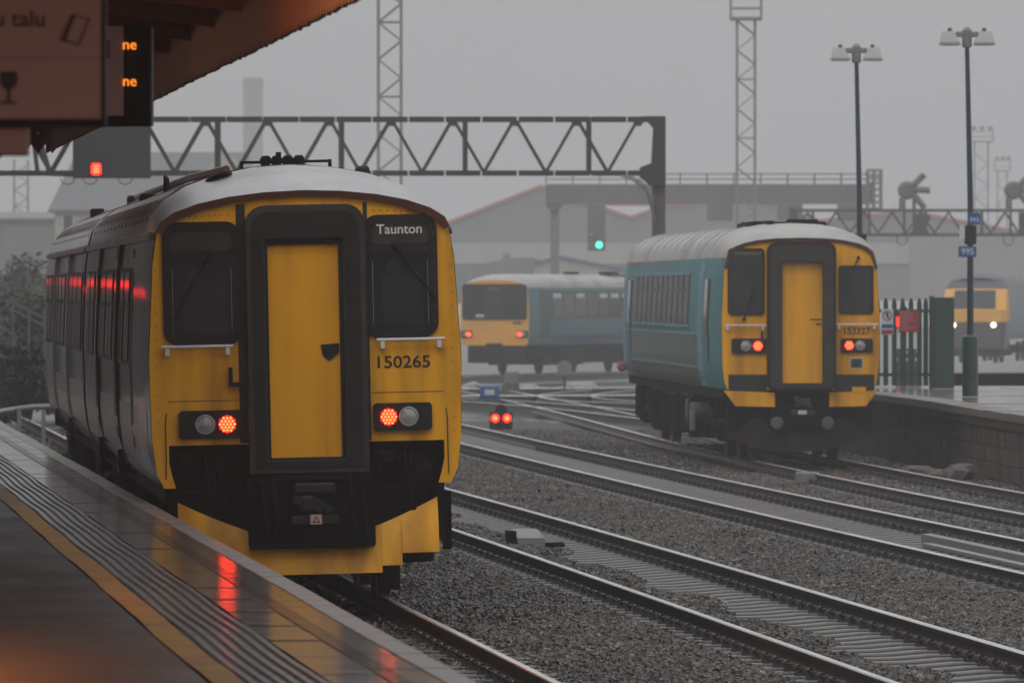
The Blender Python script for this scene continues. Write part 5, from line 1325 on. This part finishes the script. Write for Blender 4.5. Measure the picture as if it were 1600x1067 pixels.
# ------------------------------------------------------------------ lattice lighting towers
def tower(name, x, Yd, w, ztop, label, head=None, m=None, gap=1.0):
    X = (x - 800) * Yd / FPX; r = tag(empty(name, (X, Yd, -.7)), label, 'tower', 'lattice lighting towers'); m = m or M_GALV; h = w / 2
    for i, j in ((-1, -1), (1, -1), (1, 1), (-1, 1)):
        m_ = MB(); m_.beam((i * h, j * h, 0), (i * h, j * h, ztop), .09); m_.build('leg', m, r)
    z = 0; k = 0; bm = MB()
    while z < ztop - gap:
        for j in (-1, 1):
            a, c = (-h, h) if k % 2 == 0 else (h, -h)
            bm.beam((a, j * h, z), (c, j * h, z + gap), .045); bm.beam((j * h, a, z), (j * h, c, z + gap), .045)
        if k % 4 == 0:
            for j in (-1, 1): bm.beam((-h, j * h, z), (h, j * h, z), .05); bm.beam((j * h, -h, z), (j * h, h, z), .05)
        z += gap; k += 1
    bm.build('lattice_bracing', m, r)
    if head:
        m_ = MB(); m_.box((-w * .85, -w * .85, ztop), (w * .85, w * .85, ztop + .12)); m_.build('platform_deck', m, r)
        m_ = MB()
        for s in (-1, 1):
            for zz in (.5, 1.0): m_.beam((-w * .85, s * w * .85, ztop + zz), (w * .85, s * w * .85, ztop + zz), .05); m_.beam((s * w * .85, -w * .85, ztop + zz), (s * w * .85, w * .85, ztop + zz), .05)
            for q in (-1, 1): m_.beam((s * w * .85, q * w * .85, ztop), (s * w * .85, q * w * .85, ztop + 1.1), .06)
        m_.build('cage_rail', m, r)
        for q in (-.6, 0, .6): m_ = MB(); m_.bbox((q * w - .2, -w, ztop + 1.1), (q * w + .2, -w * .6, ztop + 1.45), .03); m_.build('floodlight', m, r)
M_TW = mat('tower_steel', (.22, .222, .225), .5, var=.2, scale=.5)
tower('lighting_tower', 609, 256, .76, 22, 'tall steel lattice tower rising behind the gantry left of centre', m=M_TW, gap=.62)
tower('lighting_tower', 1165.5, 325, .76, 14.9, 'lattice tower with a caged head above the teal railcar', head=True, m=M_TW, gap=.62)
tower('lighting_tower', 1533, 700, 1.25, 17.0, 'faint hazy floodlight tower behind the right lamp post', head=True, m=M_TW, gap=1)
tower('lighting_tower', 1566, 760, .95, 15.3, 'faintest hazy floodlight tower at far right', head=True, m=M_TW, gap=1)
tower('lighting_tower', 33, 560, 1.0, 13.0, 'faint short lattice mast behind the left trees', m=M_TW, gap=.6)

# ------------------------------------------------------------------ far buildings
def quad_house(name, label, x0, x1, ytop, yeave, ybot, Yd, depth, m_wall, m_roof, hip=.2, wins=()):
    a, c = px(x0, ybot, Yd), px(x1, yeave, Yd); zr = px(0, ytop, Yd).z
    r = tag(empty(name, ((a.x + c.x) / 2, Yd, -.8)), label, 'building'); o = r.location; w = (c.x - a.x) / 2; ze = c.z - o.z; zr -= o.z
    m_ = MB(); m_.box((-w + .4, .3, -.5), (w - .4, depth - .3, ze)); m_.build('wall', m_wall, r)
    m_ = MB(); q = hip * w * 2; m_.add([(-w, 0, ze - .15), (w, 0, ze - .15), (w, depth, ze - .15), (-w, depth, ze - .15), (-w, 0, ze), (w, 0, ze), (w, depth, ze), (-w, depth, ze), (-w + q, depth / 2, zr), (w - q, depth / 2, zr)], [(0, 3, 2, 1), (0, 1, 5, 4), (1, 2, 6, 5), (2, 3, 7, 6), (3, 0, 4, 7), (4, 5, 9, 8), (6, 7, 8, 9), (5, 6, 9), (7, 4, 8)]); m_.build('roof', m_roof, r)
    for wx_, wz_, ww, wh in wins:
        p = px(wx_, wz_, Yd) - o; m_ = MB(); m_.box((p.x - ww / 2, .24, p.z - wh / 2), (p.x + ww / 2, .29, p.z + wh / 2)); f = m_.build('window', M_WHITE, r)
        m_ = MB(); m_.box((p.x - ww / 2 + .08, .22, p.z - wh / 2 + .08), (p.x + ww / 2 - .08, .238, p.z + wh / 2 - .08)); m_.build('pane', M_GLASS2, f)
    return r
M_SLATE = mat('slate_roof', (.13, .133, .14), .45, var=.15, scale=1.5)
M_CREAM = mat('cream_render', (.42, .39, .33), .7, var=.12, scale=.4)
M_CLAD = mat('grey_cladding', (.16, .163, .166), .55, var=.12, scale=.5, stretch=(4, 4, .2))
M_CLADL = mat('pale_cladding', (.36, .35, .33), .55, var=.1, scale=.3, stretch=(4, 4, .2))
M_ORNG = mat('orange_bargeboard', (.40, .10, .055), .5, var=.1)
hb = quad_house('depot_office', 'pale house with grey hipped roof behind the dark train', 75, 420, 236, 328, 470, 450, 9, M_CREAM, M_SLATE, .11, ((106, 350, .7, 1.2), (150, 350, .7, 1.2)))
o = hb.location; m_ = MB(); P = [px(*q, 450) - o for q in ((305, 300), (345, 232), (400, 285), (400, 420), (305, 420))]; m_.plate([(p.x, p.z) for p in P], -.8, 3); m_.build('gable', M_CREAM, hb)
quad_house('low_warehouse', 'low blue grey warehouse behind the bushes at left edge', -120, 92, 330, 341, 460, 520, 12, M_CLAD, M_SLATE, .05)
ch = tag(empty('chimney', (px(395, 0, 770).x, 770, -.8)), 'pale square chimney stack rising behind the gantry at left', 'chimney')
m_ = MB(); w = 15 * 770 / FPX; m_.box((-w, 0, -.3), (w, w * 2, px(0, 135, 770).z + .8)); m_.build('stack', M_CLADL, ch)
m_ = MB(); m_.box((-w - .05, -.05, px(0, 135, 770).z + .8), (w + .05, w * 2 + .05, px(0, 122, 770).z + .8)); m_.build('cap', M_CLADL, ch)
DY = 680.0
dp_ = tag(empty('depot_shed', (px(1000, 0, DY).x, DY, -.8)), 'large hazy grey depot shed with orange edged gables and a pale lower wall', 'building'); o = dp_.location
def dpp(x, y): p = px(x, y, DY) - o; return (p.x, p.z)
m_ = MB(); m_.plate([dpp(690, 352), dpp(845, 291), dpp(985, 340), dpp(1130, 291), dpp(1280, 345), dpp(1420, 330), dpp(1640, 372), dpp(1640, 470), dpp(690, 470)], 0, 30); m_.build('wall', M_CLAD, dp_)
for a, c in (((690, 352), (845, 291)), ((845, 291), (985, 340)), ((985, 340), (1130, 291)), ((1130, 291), (1280, 345)), ((1280, 345), (1420, 330)), ((1420, 330), (1640, 372))):
    m_ = MB(); A, C = dpp(*a), dpp(*c); m_.beam((A[0], -.1, A[1]), (C[0], -.1, C[1]), .28, .3); m_.build('bargeboard', M_ORNG, dp_)
m_ = MB(); a, c = dpp(690, 412), dpp(1420, 380); m_.box((a[0], -.25, a[1]), (c[0], -.02, c[1])); m_.build('pale_band', M_CLADL, dp_)
m_ = MB(); a, c = dpp(916, 322), dpp(1080, 319); m_.box((a[0], -.3, a[1]), (c[0], -.02, c[1])); m_.build('orange_band', M_ORNG, dp_)
m_ = MB(); a, c = dpp(1421, 470), dpp(1640, 372); m_.box((a[0], -.3, a[1]), (c[0], -.05, c[1] + .1)); m_.build('pale_wall', mat('pink_grey_wall', (.24, .21, .20), .6, var=.08, scale=.3), dp_)
# low sheds in front of it
ll = tag(empty('low_shed', (px(760, 0, 560).x, 560, -.8)), 'low dark arched shed roof behind the railbus', 'building'); o = ll.location
def d2(x, y): p = px(x, y, 560) - o; return (p.x, p.z)
m_ = MB(); m_.plate([d2(700, 425), d2(740, 416), d2(790, 404), d2(830, 402), d2(880, 418), d2(900, 428), d2(900, 475), d2(700, 475)], 0, 14); m_.build('wall', M_CLAD, ll)
m_ = MB(); A, C = d2(785, 404), d2(797, 400); m_.box((A[0], 1, A[1] - .3), (C[0], 1.4, C[1] + .15)); m_.build('roof_vent', M_CLAD, ll)
lb = tag(empty('blue_roofed_shed', (px(900, 0, 545).x, 545, -.8)), 'low pale shed with thin blue roof edge above the railbus', 'building'); o = lb.location
def d3(x, y): p = px(x, y, 545) - o; return (p.x, p.z)
m_ = MB(); m_.plate([d3(835, 412), d3(872, 400), d3(975, 420), d3(1010, 428), d3(1010, 475), d3(835, 475)], 0, 14); m_.build('wall', M_CLADL, lb)
for a, c in (((833, 412), (872, 400)), ((872, 400), (1010, 428))):
    m_ = MB(); A, C = d3(*a), d3(*c); m_.beam((A[0], -.1, A[1]), (C[0], -.1, C[1]), .12, .4); m_.build('roof_edge', M_BLUE, lb)

# ------------------------------------------------------------------ yard: extra tracks, shunt signal, small equipment
def yard_track(label, pts):
    root = tag(empty('yard_track'), label, kind='structure'); P = [Vector(p) for p in pts]; out = []
    for i in range(len(P) - 1):
        p0, p1, p2, p3 = P[max(i - 1, 0)], P[i], P[i + 1], P[min(i + 2, len(P) - 1)]
        for k in range(8):
            t = k / 8; out.append(.5 * ((2 * p1) + (p2 - p0) * t + (2 * p0 - 5 * p1 + 4 * p2 - p3) * t * t + (3 * p1 - p0 - 3 * p2 + p3) * t ** 3))
    out.append(P[-1])
    for s in (-1, 1):
        path = []
        for i, p in enumerate(out):
            d = (out[min(i + 1, len(out) - 1)] - out[max(i - 1, 0)]).normalized(); rt = Vector((d.y, -d.x))
            q = p + rt * s * .7525; path.append((q.x, q.y, drop(q.y) + .002 * s))
        rail_sweep(path, 'rail', root, h=.3)
yard_track('yard track curving left from under the railcar', [(5.2, 152), (3.3, 170), (1.2, 190), (-1.6, 208), (-6.5, 226), (-14, 244)])
yard_track('yard track crossing below the railbus', [(14, 232), (7, 224), (1, 219), (-6, 218), (-16, 221)])
yard_track('yard track under the railbus', [(5.6, 309.5), (2.5, 301), (-.49, 293), (-4.5, 281), (-10, 262), (-16, 240)])
yard_track('yard track running far behind the shunt signal', [(16, 262), (6, 249), (-2, 243), (-14, 241)])
yard_track('yard siding curving in front of the blue box', [(8, 186), (4.2, 196), (2.0, 206), (1.6, 222), (3.2, 240)])
p = px(783, 658, 161)
ss = tag(empty('shunt_signal', (p.x, 161, -.25)), 'small black shunt signal with two red lights between the tracks', 'signal')
m_ = MB(); m_.bbox((-.24, 0, .08), (.24, .25, .48), .05); m_.plate([(-.15, .46), (.15, .46), (.08, .60), (0, .64), (-.08, .60)], .02, .24); m_.beam((-.1, .12, -.2), (-.1, .12, .1), .06); m_.beam((.1, .12, -.2), (.1, .12, .1), .06); m_.build('housing', M_BLK, ss)
for x in (-.125, .125):
    m_ = MB(); m_.lathe([(.085, 0), (.085, -.02), (.001, -.03)], (x, -.002, .34), 'y', 14); m_.build('red_lamp', M_REDB, ss)
    m_ = MB(); m_.lathe([(.05, 0), (.001, -.01)], (x, -.034, .34), 'y', 10); m_.build('red_lamp_core', M_RED, ss)
p = px(765, 622, 205)
bb = tag(empty('blue_equipment_box', (p.x, 205, -.35)), 'small blue box with a pale label beyond the shunt signal', 'box')
m_ = MB(); m_.bbox((-.27, 0, .25), (.27, .4, .58), .04); m_.build('lid', M_BLUE, bb); m_ = MB(); m_.bbox((-.32, .02, 0), (.32, .5, .26), .04); m_.build('base', M_GREYP, bb)
m_ = MB(); m_.box((-.13, -.006, .34), (.13, -.001, .48)); m_.build('label_plate', M_WHITE, bb)
p = px(799, 598, 236); tag(rock('heap', (p.x, 236, -.45), (.34, .34, .75), M_GREYP, 21), 'pale domed heap standing in the yard before the railbus', 'heap')
p = px(882, 596, 240)
ds = tag(empty('disc_marker', (p.x, 240, -.6)), 'round grey marker disc on a thin post before the railbus', 'marker')
m_ = MB(); m_.lathe([(.24, 0), (.24, .03)], (0, 0, .95), 'y', 18); m_.build('disc', M_GALV, ds); m_ = MB(); m_.beam((0, .06, -.1), (0, .06, 1.0), .07); m_.build('post', M_GANT, ds)
for k, (x, y_, Yd, sz, lab) in enumerate(((740, 585, 262, (.9, .6, .35), 'low pale gravel mound at the left of the railbus'), (830, 584, 262, (.7, .5, .3), 'low pale gravel mound under the railbus side'), (905, 580, 266, (.8, .5, .35), 'low pale gravel mound right of the disc marker'))):
    p = px(x, y_, Yd); tag(rock('gravel_mound', (p.x, Yd, -.72), sz, M_CONC, 40 + k), lab, 'mound', 'gravel mounds in the yard')

# ------------------------------------------------------------------ bushes and embankment at left
M_LEAF = bpy.data.materials.new('wet_leaf'); M_LEAF.use_nodes = True
t = M_LEAF.node_tree; pb = t.nodes['Principled BSDF']; nn_ = t.nodes.new('ShaderNodeTexNoise'); nn_.inputs['Scale'].default_value = 1.6
tcn = t.nodes.new('ShaderNodeTexCoord'); t.links.new(tcn.outputs['Object'], nn_.inputs['Vector'])
crn = t.nodes.new('ShaderNodeValToRGB'); crn.color_ramp.elements[0].color = (.014, .019, .009, 1); crn.color_ramp.elements[1].color = (.042, .05, .026, 1)
crn.color_ramp.elements[0].position = .35; crn.color_ramp.elements[1].position = .7
t.links.new(nn_.outputs['Fac'], crn.inputs['Fac']); t.links.new(crn.outputs[0], pb.inputs['Base Color']); pb.inputs['Roughness'].default_value = .5
def bush(X, Yd, w, h, label, seed, z0=-.6, n=2600):
    rg = random.Random(seed); r = tag(empty('bush', (X, Yd, z0)), label, 'bush', 'bushes at the left')
    m_ = MB()
    for k in range(5): a = rg.uniform(0, 6.28); m_.tube([(0, 0, 0), (math.cos(a) * w * .15, math.sin(a) * w * .15, h * .4), (math.cos(a) * w * .3, math.sin(a) * w * .3, h * .8)], [.07, .05, .02], 5)
    m_.build('stem', M_RUST, r)
    cl = [(rg.uniform(-w, w) * .75, rg.uniform(-w, w) * .5, h * rg.uniform(.25, .95), rg.uniform(.25, .5) * w) for _ in range(16)]
    m_ = MB()
    for k in range(n):
        cx, cy, cz, cr_ = rg.choice(cl); u = Vector((rg.gauss(0, 1), rg.gauss(0, 1), rg.gauss(0, 1))).normalized() * cr_ * rg.uniform(.5, 1.05)
        c = Vector((cx, cy, max(cz * .9, .1))) + Vector((u.x, u.y, u.z * .7))
        if c.z < 0: continue
        a = Vector((rg.gauss(0, 1), rg.gauss(0, 1), rg.gauss(0, .6))).normalized(); b_ = a.cross(Vector((rg.gauss(0, 1), rg.gauss(0, 1), rg.gauss(0, 1)))).normalized(); s_ = rg.uniform(.06, .14)
        m_.add([c - a * s_, c + b_ * s_ * .45, c + a * s_, c - b_ * s_ * .45], [(0, 1, 2, 3)])
    m_.build('foliage', M_LEAF, r, fix=False)
for k, (x, yt, Yd, w, lab) in enumerate(((-35, 372, 250, 2.2, 'tallest leafy bush at the very left edge'), (20, 388, 270, 2.1, 'leafy bush beside the dark train at left'), (58, 425, 290, 1.9, 'low hazy bush just left of the dark train'), (-10, 455, 200, 1.6, 'low scrub in front of the left bushes'), (40, 525, 170, 1.2, 'low weedy scrub by the end of the left platform'))):
    h = EYE - (yt - HOR) * Yd / FPX + .5
    bush((x - 800) * Yd / FPX, Yd, w, h / .98, lab, k, -.5)
em = MB(); Y = [112, 125, 140, 160, 190, 230]
for y in Y:
    x = edge_s(min(y, 120)) - .0975 * max(y - 120, 0)
    for dx, z in ((-.3, -.35), (-1.6, .15), (-4, .55), (-10, .9), (-26, 1.0)): em.v.append((x + dx, y, z + .1 * math.sin(y + dx)))
for i in range(len(Y) - 1):
    for j in range(4): em.f.append((i * 5 + j, i * 5 + j + 1, i * 5 + 6 + j, i * 5 + 5 + j)); em.m.append(0)
tag(em.build('embankment', mat('grassy_earth', (.045, .05, .03), .7, var=.4, scale=1.5, bump=.6), smooth=80), 'low grassy bank beyond the left platform', kind='structure')
# tufts of wet grass by the platform end and on the ballast
def tuft(X, Yd, z, r_, h, n, label, seed, m):
    rg = random.Random(seed); q = MB()
    for k in range(n):
        a = rg.uniform(0, 6.28); d = r_ * rg.random() ** .5; c = Vector((d * math.cos(a), d * math.sin(a), 0)); l = Vector((rg.uniform(-.5, .5), rg.uniform(-.5, .5), 1)) * h * rg.uniform(.5, 1); s_ = Vector((math.cos(a + 1), math.sin(a + 1), 0)) * .008
        q.add([c - s_, c + s_, c + l * .6 + s_ * .6, c + l], [(0, 1, 2, 3)])
    o_ = q.build('grass_tuft', m, fix=False); o_.location = (X, Yd, z); tag(o_, label, 'grass', 'grass tufts')
M_GRS = mat('bright_moss_grass', (.10, .16, .03), .5, var=.3, scale=6)
p = px(90, 703, 106); tuft(p.x + .2, 106, .35, .55, .28, 500, 'bright green grass at the end of the left platform', 1, M_GRS)
for k, (x, y_, Yd, lab) in enumerate(((975, 806, 91, 'small green weed on the ballast before the second pair of tracks'), (1008, 803, 91, 'small green weed right of another on the middle ballast'), (1310, 762, 105, 'tiny green weed beside the railcar track'))):
    tuft(px(x, 0, Yd).x, Yd, bal_z(px(x, 0, Yd).x, Yd) + .01, .09, .07, 70, lab, 60 + k, M_GRS)
# pale stair stringer and hand rail among the bushes
st_ = tag(empty('steps_rail', (px(40, 0, 170).x, 170, 0)), 'pale sloping rail among the bushes at left', 'handrail'); o = st_.location
m_ = MB()
for (a, c) in (((15, 470), (75, 500)), ((15, 482), (75, 512))): A, C = px(*a, 170) - o, px(*c, 170) - o; m_.beam((A.x, 0, A.z), (C.x, 0, C.z), .05, .06)
for xx in (20, 45, 70): A, C = px(xx, 470 + (xx - 15) * .5, 170) - o, px(xx, 560, 170) - o; m_.beam((A.x, 0, A.z), (C.x, 0, C.z), .05)
m_.build('rail_frame', M_GALV, st_)
br = tag(empty('barrier_rail', (px(30, 640, 118).x, 118, .3)), 'curved grey barrier rail beyond the end of the left platform', 'barrier'); o = br.location
m_ = MB(); m_.tube([px(-20, 646, 118) - o, px(20, 640, 118) - o, px(50, 636, 118.5) - o, px(85, 635, 119) - o], .045, 8); m_.build('rail', M_GALV, br, smooth=True)
m_ = MB()
for xx in (-10, 30, 68): A = px(xx, 640, 118) - o; m_.beam((A.x, A.y, A.z), (A.x, A.y, A.z - .7), .06)
m_.build('post', M_GALV, br)

# ------------------------------------------------------------------ lamps under the canopy, added unseen warehouse and red strip beyond the left platform
M_WARM = mat('sodium_lamp', (.6, .3, .1), .4, emit=(1.0, .36, .09), estr=6.0)
for k, y in enumerate((16, 45.5, 60, 75)):
    p, _ = ptf(y, (3.0, 2.35, 3.0, 3.0)[k])
    r = tag(empty('canopy_lamp', (p.x, y, CB + .55)), ('warm lamp under the canopy just before the hanging signs', 'warm lamp under the canopy above the orange glow on the platform', 'warm lamp under the middle of the platform canopy', 'warm lamp under the far end of the platform canopy')[k], 'lamp', 'canopy lamps')
    m_ = MB(); m_.lathe([(.05, .25), (.05, .12), (.2, .06), (.22, 0)], (0, 0, 0), 'z', 14); m_.build('shade', M_GREEN, r, smooth=True)
    m_ = MB(); m_.lathe([(.001, -.09), (.08, -.07), (.11, -.02), (.09, .03)], (0, 0, 0), 'z', 12); m_.build('bulb', M_WARM, r, smooth=True)
    ld = bpy.data.lights.new('canopy_lamp_light', 'POINT'); ld.energy = (210, 160, 22, 16)[k]; ld.color = (1, .29, .07); ld.shadow_soft_size = .12
    lo = bpy.data.objects.new('canopy_lamp_light', ld); COL.objects.link(lo); lo.parent = r; lo.location = (0, 0, -.22)
M_BRK = mat('unseen_dark_brick', (.034, .022, .019), .75, var=.3, scale=2.5, bump=.2)
wh = tag(empty('unseen_warehouse', (-24, 150, -.4)), 'unseen dark brick warehouse added beyond the left platform to darken the train side reflections', 'building')  # out of view, added so the train side mirrors something dark
m_ = MB(); m_.box((-16, 0, 0), (11.5, 18, 9)); m_.build('wall', M_BRK, wh)  # walls of the added unseen warehouse
m_ = MB(); m_.add([(-16.4, -.4, 9), (11.9, -.4, 9), (11.9, 18.4, 9), (-16.4, 18.4, 9), (-16.4, 9, 12.5), (11.9, 9, 12.5)], [(0, 1, 5, 4), (2, 3, 4, 5), (0, 4, 3), (1, 2, 5), (0, 3, 2, 1)]); m_.build('roof', M_SLATE, wh)  # roof of the added unseen warehouse
for k in range(8):
    for zz in (1.4, 5.2):
        x = -14.5 + k * 3.3; m_ = MB(); m_.box((x, -.06, zz), (x + 1.3, -.01, zz + 2.2)); w_ = m_.build('window', M_GREYP, wh); m_ = MB(); m_.box((x + .1, -.09, zz + .1), (x + 1.2, -.062, zz + 2.1)); m_.build('pane', M_GLASS2, w_)  # windows of the added unseen warehouse

rl = tag(empty('added_red_strip', (-13.2, 149.5, 2.9)), 'added unseen red lit strip, placed to be mirrored in the train windows', 'sign')  # invented glowing strip, out of view, makes the red line in the windows
m_ = MB(); m_.bbox((-1.6, 0, 0), (1.3, .3, .4), .03); m_.build('casing', M_BLK, rl)  # backing of the added red strip
for q in range(5):
    m_ = MB(); m_.bbox((-1.5 + q * .56, -.03, .1), (-1.1 + q * .56, 0, .24), .01); m_.build('added_lit_segment', M_REDT, rl)

# ------------------------------------------------------------------ rain haze
hz = MB(); hz.box((-270, -70, -2.2), (270, 810, 40)); hz_o = hz.build('haze', [])
hm_ = bpy.data.materials.new('rain_haze'); hm_.use_nodes = True; t = hm_.node_tree; t.nodes.clear()
ho = t.nodes.new('ShaderNodeOutputMaterial'); pv = t.nodes.new('ShaderNodeVolumePrincipled')
pv.inputs['Color'].default_value = (.985, .99, 1.0, 1); pv.inputs['Density'].default_value = 0.00078
t.links.new(pv.outputs[0], ho.inputs['Volume']); hz_o.data.materials.clear(); hz_o.data.materials.append(hm_)
tag(hz_o, 'grey rain haze filling the yard', kind='stuff')
